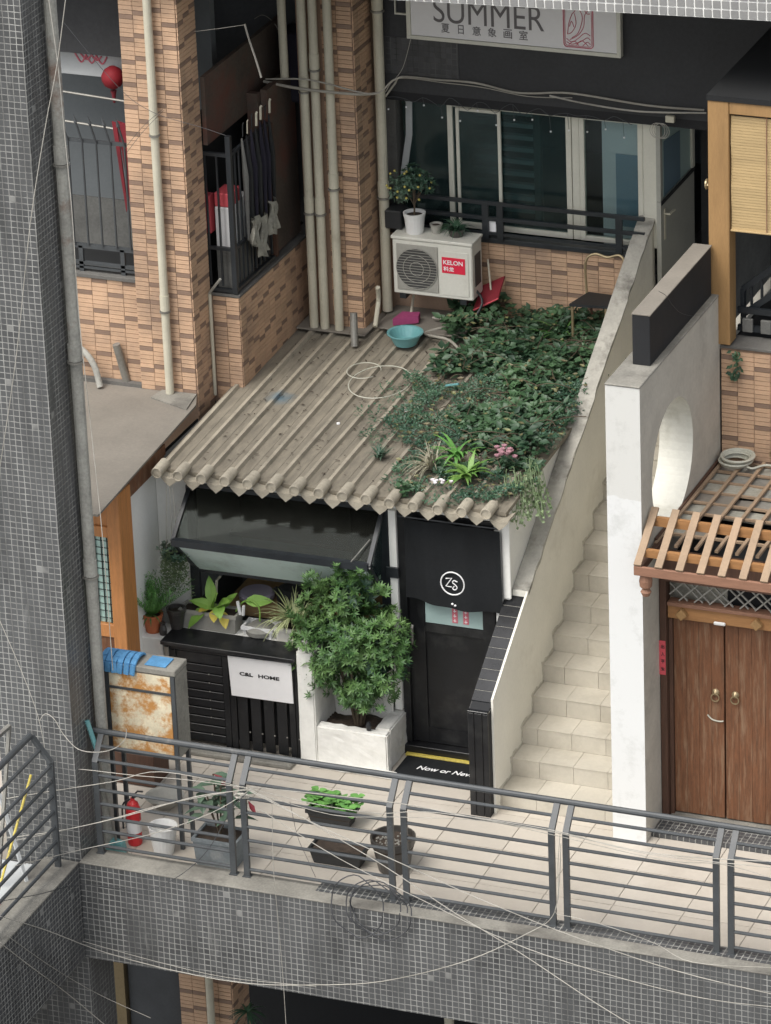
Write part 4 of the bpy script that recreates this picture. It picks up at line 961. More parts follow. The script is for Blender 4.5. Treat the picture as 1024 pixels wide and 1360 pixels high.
CABLES = [
    ('w', 0.007, 'white cable running down along the big grey drain pipe', [(-3.648, -1.97, 7.597), (-3.607, -1.97, 7.031), (-3.595, -1.97, 6.577), (-3.581, -1.97, 6.15), (-3.575, -1.97, 5.78), (-3.576, -1.97, 5.028), (-3.54, -1.97, 4.14), (-3.504, -1.97, 3.233), (-3.495, -1.97, 2.573), (-3.489, -1.97, 1.969)]),
    ('w', 0.007, 'white cable crossing in front of the grey tiled pillar towards its left edge', [(-3.504, -1.98, 7.612), (-3.618, -1.98, 7.063), (-3.75, -1.98, 6.565), (-3.939, -1.98, 5.744), (-4.138, -1.98, 4.648), (-4.36, -1.98, 3.649)]),
    ('w', 0.006, 'thin white cable sagging across the foot of the tiled pillar', [(-4.473, -1.97, 2.265), (-4.316, -1.97, 1.846), (-4.196, -1.97, 1.454), (-4.144, -1.97, 1.062)]),
    ('w', 0.006, 'white cable looped loosely between the tiled pillar and the railing', [(-4.192, -1.96, 1.394), (-4.132, -1.96, 1.472), (-4.053, -1.96, 1.436), (-3.981, -1.96, 1.31), (-3.855, -1.96, 1.192), (-3.679, -1.96, 1.192), (-3.528, -1.96, 1.25), (-3.428, -1.96, 1.348), (-3.408, -1.96, 1.447)]),
    ('w', 0.006, 'straight thin white cable tied from the left railing post to the knot', [(-4.237, -1.8, 0.879), (-3.907, -1.8, 0.917), (-3.433, -1.8, 0.937), (-2.961, -1.8, 0.971), (-2.423, -1.8, 0.981)]),
    ('w', 0.006, 'thin white cable rising left of the knot to its low arch', [(-4.66, -1.86, 0.547), (-4.237, -1.86, 0.685), (-3.611, -1.86, 0.883), (-3.164, -1.86, 1.044), (-2.395, -1.86, 1.016)]),
    ('w', 0.007, 'white cable from the left corridor railing to the knot, upper of a pair', [(-4.66, -1.92, 0.168), (-4.235, -1.92, 0.323), (-3.674, -1.92, 0.542), (-3.12, -1.92, 0.785), (-2.368, -1.92, 1.051)]),
    ('w', 0.007, 'white cable from the left corridor railing to the knot, lower of a pair', [(-4.646, -1.94, 0.223), (-4.084, -1.94, 0.393), (-3.456, -1.94, 0.636), (-2.837, -1.94, 0.91), (-2.36, -1.94, 1.049)]),
    ('w', 0.006, 'white cable sweeping low over the kerb by the fire extinguisher to the knot', [(-3.93, -3.072, 0.683), (-3.884, -1.95, 0.256), (-3.258, -1.95, 0.5), (-2.707, -1.95, 0.784), (-2.355, -1.95, 1.047)]),
    ('w', 0.007, 'thick white cable bundle tied along the middle of the front railing, upper run', [(-2.422, -1.8, 0.995), (-1.967, -1.8, 1.02), (-1.12, -1.8, 1.055), (-0.416, -1.8, 1.027), (0.216, -1.8, 1.009), (0.965, -1.8, 0.959), (1.582, -1.8, 1.002), (1.973, -1.8, 1.048)]),
    ('w', 0.006, 'slack white cable drooping below the bundle near the leafy window box', [(-2.413, -1.82, 0.993), (-1.831, -1.82, 0.943), (-1.31, -1.82, 0.946), (-0.921, -1.82, 1.023), (-0.408, -1.82, 1.045), (0.224, -1.82, 1.035), (0.972, -1.82, 0.957), (1.979, -1.82, 1.006)]),
    ('w', 0.005, 'lowest thin cable of the bundle along the front railing', [(-2.424, -1.8, 0.96), (-1.712, -1.8, 0.856), (-1.125, -1.8, 0.931), (-0.417, -1.8, 1.013), (0.215, -1.8, 0.982), (1.088, -1.8, 0.913), (1.582, -1.8, 0.956), (1.973, -1.8, 0.902)]),
    ('w', 0.007, 'white cable descending steepest from the knot over the tiled slab face', [(-2.341, -1.98, 1.079), (-1.898, -1.98, 0.898), (-1.197, -1.98, 0.569), (-0.628, -1.98, 0.255), (-0.061, -1.98, -0.024), (0.504, -1.98, -0.336), (0.879, -1.98, -0.523)]),
    ('w', 0.007, 'white cable descending gently from the knot to the right picture edge', [(-2.333, -2.0, 1.076), (-1.761, -2.0, 0.862), (-0.994, -2.0, 0.614), (-0.36, -2.0, 0.414), (0.396, -2.0, 0.218), (1.269, -2.0, 0.053), (2.033, -2.0, -0.013)]),
    ('w', 0.006, 'thin white cable crossing the slab face lowest on the right', [(-2.24, -2.02, 0.931), (-1.569, -2.02, 0.596), (-0.868, -2.02, 0.338), (-0.107, -2.02, 0.079), (0.649, -2.02, -0.061), (1.46, -2.02, -0.14), (2.039, -2.02, -0.116)]),
    ('w', 0.007, 'long white cable hanging in a deep sag below the tiled slab', [(-3.93, -3.395, 0.396), (-3.93, -2.637, -0.138), (-3.723, -1.99, -0.668), (-3.045, -1.99, -0.733), (-2.438, -1.99, -0.731), (-1.834, -1.99, -0.636), (-1.235, -1.99, -0.492), (-0.51, -1.99, -0.174), (0.011, -1.99, 0.166), (0.225, -1.99, 0.353), (0.288, -1.99, 0.622), (0.315, -1.99, 1.03)]),
    ('w', 0.007, 'white cable crossing the lower left corner of the slab', [(-3.93, -3.43, 0.175), (-3.93, -2.948, -0.305), (-3.93, -2.321, -0.916), (-3.682, -2.1, -1.327)]),
    ('w', 0.004, 'faint thin cable beside the lower left pillar', [(-3.93, -3.294, 0.163), (-3.93, -2.555, -0.536), (-3.764, -2.1, -1.009), (-3.294, -2.1, -1.154)]),
    ('w', 0.004, 'faint thin cable above the deep sagging cable', [(-3.93, -1.979, -0.603), (-3.332, -1.95, -0.692), (-2.657, -1.95, -0.735), (-1.852, -1.95, -0.675)]),
    ('k', 0.006, 'dark cable curving over the kerb left of the first railing joint', [(-3.93, -3.374, 0.522), (-3.93, -2.722, 0.235), (-3.902, -1.96, -0.074), (-3.354, -1.96, -0.03), (-3.04, -1.96, 0.143), (-2.755, -1.96, 0.435), (-2.513, -1.96, 0.856), (-2.351, -1.96, 1.053)]),
    ('w', 0.005, 'thin white cable hanging straight down past the slab', [(-2.151, -1.97, 1.022), (-2.169, -1.97, 0.4), (-2.15, -1.97, -0.154), (-2.135, -1.97, -0.644), (-2.13, -1.97, -1.099)]),
    ('k', 0.004, 'short dark wire hanging from the railing beside the knot', [(-2.048, -1.85, 0.944), (-1.997, -1.85, 0.643), (-1.92, -1.85, 0.448), (-1.855, -1.85, 0.286)]),
    ('w', 0.005, 'thin white cable going down the railing joint and along the kerb', [(0.287, -1.925, 1.086), (0.262, -1.925, 0.786), (0.262, -1.925, 0.515), (0.233, -1.925, 0.36), (0.372, -1.925, 0.344), (0.623, -1.925, 0.319), (1.047, -1.925, 0.23), (1.369, -1.925, 0.111), (2.01, -1.925, 0.178)]),
    ('g', 0.012, 'grey cable bundle stapled along the dark band above the big window', [(-3.425, 4.12, 4.763), (-3.335, 4.12, 4.885), (-3.26, 4.12, 4.962), (-2.932, 4.12, 4.965), (-2.577, 4.12, 4.971), (-2.226, 4.12, 4.92), (-2.015, 4.12, 4.927), (-1.665, 4.12, 4.96), (-0.974, 4.12, 4.916), (-0.46, 4.12, 4.924)]),
    ('g', 0.008, 'thinner cable sagging under the bundle above the big window', [(-3.416, 4.1, 4.813), (-3.281, 4.1, 4.953), (-2.854, 4.1, 4.951), (-2.5, 4.1, 4.943), (-2.079, 4.1, 4.9), (-1.659, 4.1, 4.926)]),
    ('w', 0.01, 'white conduit along the dark band above the grey door', [(-1.861, 4.08, 4.934), (-1.514, 4.08, 4.891), (-1.03, 4.08, 4.869), (-0.426, 4.08, 4.914)]),
    ('g', 0.01, 'light cable bent in a V across the pipes to the dark band', [(-4.325, 3.55, 5.033), (-3.986, 3.55, 5.066), (-3.772, 3.55, 5.051), (-3.312, 3.55, 4.99), (-3.13, 3.55, 5.126), (-3.03, 3.55, 5.177)]),
    ('g', 0.016, 'grey conduit crossing behind the pipes', [(-4.361, 3.58, 4.999), (-4.003, 3.58, 4.963), (-3.503, 3.58, 4.962), (-3.289, 3.58, 4.989)]),
    ('k', 0.004, 'thin dark wire strung across the brick column', [(-5.423, 1.85, 6.012), (-5.129, 1.85, 5.668), (-4.865, 1.85, 5.402), (-4.627, 1.85, 5.276), (-4.419, 1.85, 5.229), (-4.177, 1.85, 5.185), (-3.971, 1.85, 5.137)]),
    ('k', 0.004, 'short dark wire tied back to the column drain pipe, lower of two', [(-4.907, 1.84, 4.89), (-4.739, 1.84, 5.099), (-4.536, 1.84, 5.309)]),
    ('k', 0.004, 'short dark wire tied back to the column drain pipe, upper of two', [(-4.975, 1.86, 4.863), (-4.76, 1.86, 5.124), (-4.551, 1.86, 5.314)]),
    ('w', 0.004, 'thin pale wire in the dark recess beside the brick column', [(-4.418, 2.3, 5.875), (-4.191, 2.3, 5.922), (-3.945, 2.3, 5.978)]),
    ('w', 0.012, 'pale stick leaning against the dark panel', [(-4.078, 2.6, 5.875), (-4.049, 2.6, 5.755), (-3.989, 2.6, 5.557), (-3.948, 2.6, 5.404)]),
    ('w', 0.006, 'white wire looping behind the free-standing pipe', [(-4.604, 4.0, 5.419), (-4.515, 4.0, 5.462), (-4.41, 4.0, 5.388), (-4.31, 4.0, 5.214), (-4.169, 4.0, 5.114)]),
    ('w', 0.005, 'thin cable hanging from the sign corner to the bundle', [(-3.153, 4.1, 5.343), (-3.242, 4.1, 5.055), (-3.355, 4.1, 4.904)]),
    ('k', 0.004, 'black wire lying over the sign box face', [(0.285, 0.653, 4.661), (0.285, 0.839, 4.549), (0.285, 0.988, 4.413), (0.285, 1.215, 4.252), (0.285, 1.545, 4.097), (0.285, 1.703, 4.048)]),
]
# ================================================================== RAILINGS
fr = thing('front_railing', 'long grey steel railing along the tiled slab edge with posts bent inwards at the top', 'railing', (0, -1.7, .104))
MB().tube([(-3.92, -1.54, 1.15), (3.6, -1.54, 1.15)], .026, 10).build('handrail', 'rail', fr)
px = [-3.84, -2.645, -2.525, -1.245, -1.125, .13, .25, 1.495, 1.615, 2.87]
for x in px:
    m = MB().bar((x, -1.70, .106), (x, -1.70, .955), .05, .03, up=(0, 1, 0)); m.bar((x, -1.705, .945), (x, -1.545, 1.135), .05, .03, up=(1, 0, 0) if 0 else (0, 1, 0))
    m.build('post', 'rail', fr)
    B('foot_plate', 'rail', fr, (x-.035, x+.035, -1.73, -1.67, .1045, .112))
for a_, b_ in ((-3.84, -2.645), (-2.525, -1.245), (-1.125, .13), (.25, 1.495), (1.615, 2.87)):
    for z in (.17, .31, .44, .565, .695, .83): MB().tube([(a_+.02, -1.70, z), (b_-.02, -1.70, z)], .0145, 8).build('bar', 'rail', fr)
    MB().tube([(a_+.02, -1.69, .965), (b_-.02, -1.69, .965)], .0145, 8).build('bar', 'rail', fr)
    MB().tube([(a_+.02, -1.615, 1.055), (b_-.02, -1.615, 1.055)], .0145, 8).build('bar', 'rail', fr)
lr = thing('corridor_railing', 'grey steel railing of the left corridor, running towards the viewer', 'railing', (-4.08, -3, .106))
MB().tube([(-4.24, -2.05, 1.30), (-4.24, -9, 1.30)], .028, 10).build('handrail', 'rail', lr)
for y in (-2.03, -3.35, -3.47, -4.8, -4.92):
    m = MB().bar((-4.08, y, .106), (-4.08, y, 1.08), .05, .03); m.bar((-4.075, y, 1.07), (-4.235, y, 1.285), .05, .03); m.build('post', 'rail', lr)
for a_, b_ in ((-2.03, -3.35), (-3.47, -4.8)):
    for z in (.20, .34, .48, .62, .76, .90, 1.04): MB().tube([(-4.08, a_, z), (-4.08, b_, z)], .0155, 8).build('bar', 'rail', lr)
    MB().tube([(-4.16, a_, 1.18), (-4.16, b_, 1.18)], .0155, 8).build('bar', 'rail', lr)
# things behind the corridor railing
fl = thing('rack_frame', 'pale folded metal frame leaning behind the left corridor railing', 'frame', (-4.9, -2.3, 0))
MB().bar((-4.47, -2.35, 0.1), (-4.42, -2.05, 1.36), .03, .02).build('side_bar', 'steelpipe', fl); MB().bar((-4.20, -2.35, .05), (-4.62, -2.1, 1.1), .03, .02).build('side_bar', 'pale_wall', fl)
MB().bar((-4.55, -3.2, 1.30), (-4.42, -2.05, 1.36), .035, .03).build('cross_bar', 'steelpipe', fl)
yb = thing('broom', 'broom with yellow handle and red head behind the left corridor railing', 'broom', (-4.4, -2.7, 0))
MB().tube([(-4.30, -2.72, .16), (-4.22, -2.12, .98)], .011, 8).build('handle', 'yellow', yb)
MB().prism([(-4.42, .01), (-4.22, .01), (-4.28, .17), (-4.36, .17)], 'y', -2.80, -2.75).build('head', 'redpaper', yb)
tag(MB().lathe((-4.42, -2.98, .006), [(.09, 0), (.13, .1), (.12, .12), (.10, .08)], 14).build('basket', 'acdark'), 'dark wire basket on the left corridor floor', 'basket')

# ================================================================== TERRACE THINGS
sd_ = thing('metal_stand', 'tall metal cabinet on thin legs with a rust stained white front, by the left railing', 'cabinet', (-3.59, -1.15, 0))
B('body', 'sheet', sd_, (-3.90, -3.285, -1.262, -1.03, .84, 1.60), bevel=.004)
B('top', 'concrete', sd_, (-3.91, -3.275, -1.275, -1.02, 1.603, 1.655), bevel=.006)
B('rusty_panel', 'rust', sd_, (-3.875, -3.325, -1.270, -1.2625, .86, 1.59))
B('side_panel', 'concrete', sd_, (-3.284, -3.278, -1.255, -1.035, .85, 1.60))
B('cross_bar', 'rail', sd_, (-3.90, -3.29, -1.282, -1.271, 1.425, 1.445)); B('cross_bar', 'rail', sd_, (-3.90, -3.29, -1.281, -1.2705, .835, .86))
for x, y in ((-3.895, -1.265), (-3.30, -1.265), (-3.30, -1.05), (-3.895, -1.05)): MB().bar((x, y, 0), (x, y, 1.6 if y < -1.2 else .84), .032, .03, up=(0, 1, 0)).build('leg', 'rail', sd_)
bcn = MB()
random.seed(11)
for k in range(6):
    x = -3.93+.055*k; pts = []
    for t in range(7): 
        a_ = t/6*PI; pts.append((x+.01*random.random(), -1.17-.125*math.cos(a_), 1.625+.075*math.sin(a_)-(.05 if t == 0 else 0)))
    r = 3
    for q in range(len(pts)-1):
        m_ = bcn; p_, q_ = Vector(pts[q]), Vector(pts[q+1]); m_.bar(p_, q_, .05, .022)
tag(bcn.build('blue_cloth', 'blue', bevel=.004), 'folded bright blue cloth draped over the left end of the metal cabinet', 'cloth')
tag(B('blue_rag', 'blue', None, (-3.56, -3.37, -1.24, -1.07, 1.657, 1.668), bevel=.003), 'flat pale blue rag lying on top of the metal cabinet', 'rag')
ex = thing('fire_extinguisher', 'red fire extinguisher standing behind the left end of the front railing', 'extinguisher', (-3.72, -1.30, 0))
MB().lathe((-3.72, -1.30, 0), [(.055, 0), (.062, .02), (.062, .33), (.045, .385), (.018, .41), (.018, .43)], 18).build('cylinder', 'red', ex, smooth=False)
MB().lathe((-3.72, -1.30, .12), [(.063, 0), (.0635, .11)], 18, cap=False).build('label_band', 'signwhite', ex)
MB().tube([(-3.72, -1.30, .43), (-3.66, -1.32, .47), (-3.61, -1.33, .46)], .009, 6).tube([(-3.72, -1.30, .44), (-3.67, -1.30, .50), (-3.62, -1.30, .505)], .008, 6).build('lever', 'blackplastic', ex)
MB().tube(smoothpts([(-3.74, -1.31, .42), (-3.80, -1.33, .36), (-3.80, -1.34, .15)], 4), .008, 6).build('hose', 'blackplastic', ex)
bk = thing('bucket', 'small white plastic bucket beside the fire extinguisher', 'bucket', (-3.43, -1.36, 0))
MB().lathe((-3.43, -1.36, 0), [(.085, 0), (.12, .24), (.125, .25), (.115, .25), (.08, .03), (.001, .028)], 20).build('pail', 'whitepot', bk)
MB().tube(arc((-3.43, -1.36, .25), .12, PI, 2*PI, 12, 'xy', .06), .003, 5).build('bail', 'steelpipe', bk)
sq = thing('squeegee_mop', 'long handled mop with a pale green head leaning at the left railing', 'mop', (-3.8, -1.45, 0))
MB().tube([(-3.80, -1.48, .06), (-3.87, -1.585, .98)], .012, 8).build('handle', 'steelpipe', sq)
MB().tube([(-3.87, -1.585, .98), (-3.93, -1.615, 1.27)], .021, 8).build('grip', 'turq', sq)
MB().prism([(-3.90, .01), (-3.72, .01), (-3.74, .10), (-3.84, .12)], 'y', -1.53, -1.45).build('head', 'turq', sq)
gp = trough('slate_planter', 'slategrey', -3.10, -2.72, -1.50, -1.22, .003, .26, 'blue grey square planter with a dark broad-leaved plant behind the railing joint', taper=.02)
trough('window_box', 'blackplastic', -2.48, -2.08, -.55, -.36, .003, .14, 'black trough with round green leaves on the terrace floor in front of the plaster planter', taper=.03)
trough('window_box', 'blackplastic', -2.20, -1.74, -1.18, -.98, .003, .15, 'empty black trough on the floor between the railing and the leafy one', taper=.03)
pot('round_pot', 'glazed', (-1.50, -1.04, .003), .13, .185, .30, 'large dark glazed round pot with pale gravel behind the railing', n=24)
m = MB(); random.seed(2)
for i in range(60):
    a_, r = random.random()*6.28, .14*math.sqrt(random.random()); m.lathe((-1.50+r*math.cos(a_), -1.04+r*math.sin(a_), .255), [(.001, 0), (.011, .005), (.008, .013), (.001, .016)], 5)
m.build('pebbles', 'concrete', None, kind='stuff')['label'] = 'pale gravel in the round pot'
tag(B('shoe_rack', 'wooddark', None, (-4.42, -3.96, -.35, -.05, .003, .30), bevel=.005), 'low dark bench in the shade behind the metal cabinet', 'bench')
tag(B('stone_kerb', 'concrete', None, (-4.20, -2.98, .30, .47, 0, .045), bevel=.01), 'rough stone strip at the foot of the black counter', 'kerb')
bwl = thing('wash_bowl', 'shallow grey bowl on the terrace behind the metal cabinet', 'bowl', (-3.9, -.55, .0))
MB().lathe((-3.75, -.62, .003), [(.08, 0), (.16, .09), (.17, .10), (.15, .09), (.07, .015), (.001, .014)], 18).build('vessel', 'greyplastic', bwl)

# ================================================================== LEFT WOODEN SHOP
ls = thing('wooden_shop_front', 'orange varnished timber shop front with a lattice window at the left', 'shop front', (-4.5, .1, 0))
B('post', 'orangewood', ls, (-4.455, -4.33, .05, .30, 0, 2.52), bevel=.006)
B('post', 'orangewood', ls, (-4.80, -4.74, .06, .16, 0, 2.4), bevel=.004)
B('rail', 'orangewood', ls, (-4.738, -4.457, .07, .15, 2.10, 2.20), bevel=.004); B('rail', 'orangewood', ls, (-4.738, -4.457, .07, .15, 1.16, 1.28), bevel=.004); B('rail', 'orangewood', ls, (-4.738, -4.457, .07, .15, .0, .1))
B('top_panel', 'orangewood', ls, (-4.738, -4.457, .09, .12, 2.203, 2.42)); B('lower_panel', 'wood', ls, (-4.738, -4.457, .09, .12, .103, 1.157))
wd = B('window', 'lattice_glass', ls, (-4.735, -4.46, .11, .115, 1.283, 2.097))
for k in range(5): B('lattice_bar', 'blackmat', wd, (-4.71+.055*k, -4.704+.055*k, .095, .104, 1.285, 2.095))
for k in range(12): B('lattice_bar', 'blackmat', wd, (-4.734, -4.461, .090, .0945, 1.33+.066*k, 1.336+.066*k))
MB().bar((-4.385, .31, 2.46), (-4.395, 1.1, 2.47), .07, .16).build('side_beam', 'wood', ls)
B('side_wall', 'interior_blk', ls, (-4.462, -4.45, .305, 2.0, 0, 2.4))
sr = thing('board_roof', 'flat grey cement board roof of the timber shop, left of the ribbed roof', 'roof', (-5.2, .7, 2.6))
MB().prism([(-4.245, -.52), (-4.39, 1.84), (-4.47, 2.044), (-5.6, 2.044), (-6.3, 2.1), (-6.3, -.45)], 'z', 2.585, 2.605).build('roof_board', 'sheet', sr)
MB().prism([(-4.42, 1.70), (-4.47, 2.04), (-4.80, 2.04), (-4.83, 1.86)], 'z', 2.6065, 2.618).build('patch_board', 'concrete', sr)
MB().prism([(-5.001, 2.045), (-5.001, 2.10), (-6.3, 2.10), (-6.3, 2.045)], 'z', 2.60, 2.64).build('flashing', 'concrete_dark', sr)
for pts, mt, lab in (([(-5.16, 2.09, 2.62), (-5.22, 2.04, 3.0)], 'steelpipe', 'stub of grey steel pipe standing on the board roof against the brick wall'),
                     ([(-5.35, 1.93, 2.62), (-5.42, 1.98, 2.80), (-5.55, 2.02, 2.92), (-5.75, 2.04, 3.0)], 'greypipe', 'bent grey hose rising from the board roof to the brick wall')):
    m = MB().tube(smoothpts(pts, 4) if len(pts) > 2 else pts, .035 if len(pts) == 2 else .028, 12); tag(m.build('pipe_stub', mt), lab, 'pipe')
# window over the left wall with spears, lantern
lg = thing('spear_grille', 'metal window grille with spear tips behind the big grey pipe', 'grille', (-5.4, 2.15, 3.6))
for z, t in ((4.84, .028), (3.86, .04), (3.70, .028), (3.66, .02)): B('rail', 'rail', lg, (-5.8, -5.0, 2.13, 2.16, z-t/2, z+t/2))
for k in range(6):
    x = -5.72+.135*k
    m = MB().tube([(x-.012, 2.12, 3.88), (x-.012, 2.12, 4.84), (x-.05, 2.10, 5.02)], .011, 6); m.tube([(x-.05, 2.10, 5.02), (x-.068, 2.095, 5.10)], [.02, .001], 6); m.build('spear', 'rail', lg)
for x in (-5.55, -5.15): B('post', 'rail', lg, (x-.02, x+.02, 2.13, 2.16, 3.62, 3.86))
lbk = struct(B('left_room', 'roomwall', None, (-7, -4.72, 3.3, 3.4, 3.85, 6.6)))
B('dado', 'interior', lbk, (-7, -4.72, 3.28, 3.40, 2.6, 3.848)); B('header', 'dark', lbk, (-7, -5.0, 2.45, 2.6, 5.52, 6.6)); B('room_floor', 'interior_blk', lbk, (-7, -4.5, 2.31, 3.27, 3.3, 3.4)); B('partition', 'interior_blk', lbk, (-4.72, -4.62, 2.43, 4.29, 3.4, 4.9))
B('festive_banner', 'pale_wall', lbk, (-6.1, -5.25, 2.62, 2.63, 5.26, 5.50))
for k in range(5):
    x = -5.66+.05*k; MB().tube(smoothpts([(x-.06, 2.615, 5.47), (x, 2.615, 5.38+.03*(k % 2)), (x+.05, 2.615, 5.45)], 4), .008, 5).build('banner_scroll', 'redprint', lbk)
rl = thing('red_lantern', 'round red paper lantern hanging behind the brick column', 'lantern', (-5.31, 2.5, 5.22))
MB().lathe((-5.31, 2.5, 5.19), [(.03, .02), (.075, .05), (.10, .10), (.10, .14), (.075, .19), (.03, .22)], 18).build('shade', 'lantern', rl, smooth=True)
MB().lathe((-5.31, 2.5, 5.08), [(.012, 0), (.02, .08), (.03, .11)], 8).build('tassel', 'dustred', rl)
for z, y in ((5.13, 2.45), (4.88, 2.4)): tag(MB().tube([(-6.2, y, z+.05), (-5.0, y, z-.02)], .010, 6).build('drying_pole', 'steelpipe'), 'pale drying pole %s across the lantern window' % ('just under the banner' if z > 5 else 'low, above the spear tips,'), 'pole')
dc = MB(); random.seed(4)
for k in range(4): 
    x = -5.25+.04*k; dc.prism([(x, 4.98), (x+.045, 4.97), (x+.10+.02*k*0, 4.2+.02*k), (x+.085, 4.15)], 'y', 2.30+.02*(k % 2), 2.315+.02*(k % 2))
tag(dc.build('folded_umbrella', 'dustred'), 'dark red folded parasol hanging behind the grille bars', 'umbrella')
# dark grille corner with clothes
dg = thing('corner_grille', 'dark metal corner grille full of hanging umbrellas above the low brick wall', 'grille', (-4.3, 2.6, 3.43))
for z in (4.72, 3.85, 3.46): 
    MB().bar((-4.22, 2.44, z), (-4.22, 3.30, z), .03, .03).build('rail', 'blacksteel', dg); MB().bar((-4.46, 2.44, z), (-4.235, 2.44, z), .03, .03).build('rail', 'blacksteel', dg)
for k in range(10): MB().bar((-4.22, 2.47+.088*k, 3.5), (-4.22, 2.47+.088*k, 4.72), .016, .016).build('bar', 'blacksteel', dg)
for x in (-4.45, -4.34): MB().bar((x, 2.44, 3.5), (x, 2.44, 4.72), .016, .016).build('bar', 'blacksteel', dg)
MB().bar((-4.22, 2.44, 3.44), (-4.22, 2.44, 4.9), .045, .045).build('corner_post', 'blacksteel', dg)
B('panel', 'brownpanel', dg, (-4.30, -4.24, 3.36, 3.98, 3.45, 5.0))
B('panel', 'brownpanel', dg, (-4.408, -4.305, 3.30, 3.36, 3.45, 4.98)); B('panel', 'brownpanel', dg, (-4.45, -4.41, 2.43, 4.25, 4.80, 5.42), label='long brown stained panel over the grille')
B('recess_floor', 'interior_blk', dg, (-4.61, -4.31, 2.45, 4.2, 3.435, 3.45)); B('orange_edge', 'wooddark', dg, (-4.235, -4.20, 3.33, 3.37, 3.45, 4.7))
random.seed(9)
for k in range(7):
    y = 2.62+.10*k; z0 = 4.80+.04*random.random()
    u = MB().tube([(-4.17, y, z0), (-4.16, y+.02, z0-.35), (-4.165, y+.03, z0-.95)], [.008, .028, .012], 7)
    tag(u.build('hanging_umbrella', random.choice(['clothviolet', 'blackplastic', 'interior', 'blackplastic'])), 'closed dark umbrella on the corner grille, ' + ('nearest the corner post', 'second from the corner post', 'third from the corner post', 'fourth from the corner post, the middle one', 'third from the far end', 'second from the far end', 'at the far end')[k], 'umbrella', 'umbrellas on the corner grille')
    tag(MB().tube([(-4.16, y, z0+.02), (-4.158, y+.004, z0+.13), (-4.156, y+.02, z0+.14)], .006 if k not in (3, 4, 6) else .012, 5).build('umbrella_hook', 'pvc' if k in (1, 3, 4, 6) else 'blackplastic'), ('pale' if k in (1, 3, 4, 6) else 'black') + ' handle tip above the ' + ('first', 'second', 'third', 'fourth', 'fifth', 'sixth', 'seventh')[k] + ' hanging umbrella from the corner post', 'handle', 'umbrella handle tips on the corner grille')
for k, (y, z, s_) in enumerate(((2.72, 4.05, .26), (2.88, 4.0, .36), (3.12, 4.06, .30))):
    m = MB(); n = 9; vs = []
    for j in range(8):
        for i in range(n): vs.append((-4.13+.03*math.sin(i*1.9+j*.5+k), y-.08+.02*i+.02*math.sin(j), z-j*s_/7+.02*math.sin(i)))
    m.add(vs, [(j*n+i, j*n+i+1, (j+1)*n+i+1, (j+1)*n+i) for j in range(7) for i in range(n-1)])
    tag(m.build('hanging_cloth', 'clothgrey', smooth=True), ['short grey cloth hung nearest the corner post of the dark grille', 'longest grey cloth hanging on the dark grille', 'grey cloth hung at the far end of the dark grille'][k], 'cloth')
wc = thing('white_crate', 'white appliance with red top standing behind the dark corner grille', 'appliance', (-4.36, 2.6, 3.45))
B('body', 'stripe_box', wc, (-4.42, -4.26, 2.52, 2.95, 3.80, 4.20), bevel=.008); B('red_lid', 'redpaper', wc, (-4.42, -4.26, 2.52, 2.75, 4.203, 4.33), bevel=.008); B('stand', 'interior', wc, (-4.42, -4.26, 2.52, 2.95, 3.45, 3.798))
tag(B('red_box', 'redpaper', None, (-4.52, -4.455, 2.5, 2.6, 3.95, 4.3), bevel=.005), 'narrow red box behind the grille next to the brick column', 'box')
tag(B('blue_tank', 'clothviolet', None, (-4.35, -4.0, 3.9, 4.2, 4.7, 5.35), bevel=.02), 'very dark blue tank in the recess behind the free-standing pipe', 'tank')

# ================================================================== PIPES
def pipe(pts, r, mat, label, cat='pipe', collars=(), n=14):
    t = thing('drain_pipe', label, cat, pts[-1]); MB().tube(pts, r, n).build('tube', mat, t)
    a_, b_ = Vector(pts[0]), Vector(pts[-1])
    for c_ in collars:
        p_ = a_+(b_-a_)*c_; d = (b_-a_).normalized()
        MB().tube([p_-d*.07, p_+d*.07], r*1.14, n).build('collar', mat, t); MB().tube([p_+d*.075, p_+d*.09], r*1.35, n).build('clamp', 'steelpipe', t)
    return t
pipe([(-3.885, -1.49, 9.0), (-3.885, -1.455, 4.0), (-3.885, -1.44, -.02)], .050, 'greypipe', 'thick weathered grey drain pipe beside the mosaic pillar', collars=(.315, .5, .71))
pipe([(-4.70, 1.985, 6.9), (-4.70, 1.985, 2.62)], .037, 'pvc', 'cream drain pipe down the front of the tall brick column', collars=(.42, .8))
pipe([(-4.44, 2.365, 3.44), (-4.44, 2.365, 2.48)], .016, 'pvc', 'thin white pipe between the brick column and the low wall', n=8)
tag(MB().tube([(-4.44, 2.36, 3.45), (-4.30, 2.30, 3.62)], .012, 6).build('elbow_pipe', 'greypipe'), 'short grey pipe stub slanting up from the thin white pipe', 'pipe')
for x, lab, cl in ((-4.01, 'leftmost of three cream drain pipes in the recess corner', (.45, .72)), (-3.905, 'middle of three cream drain pipes in the recess corner', (.40, .72)), (-3.765, 'rightmost of three cream drain pipes in the recess corner', (.2, .66))):
    pipe([(x+.01, 3.66, 6.9), (x-.005, 3.66, 2.66)], .040, 'pvc', lab, collars=cl)
pipe([(-4.20, 3.68, 6.9), (-4.20, 3.68, 5.02)], .038, 'pvc', 'short cream drain pipe ending above the dark brown panel')
pipe([(-3.46, 4.10, 6.9), (-3.475, 4.10, 2.72)], .046, 'pvc', 'thick cream drain pipe left of the sliding window', collars=(.3, .72))
tag(MB().tube([(-3.53, 3.42, 2.63), (-3.56, 3.50, 2.92)], .034, 12).build('vent_stub', 'steelpipe'), 'shiny metal vent stub standing on the ribbed roof', 'pipe')
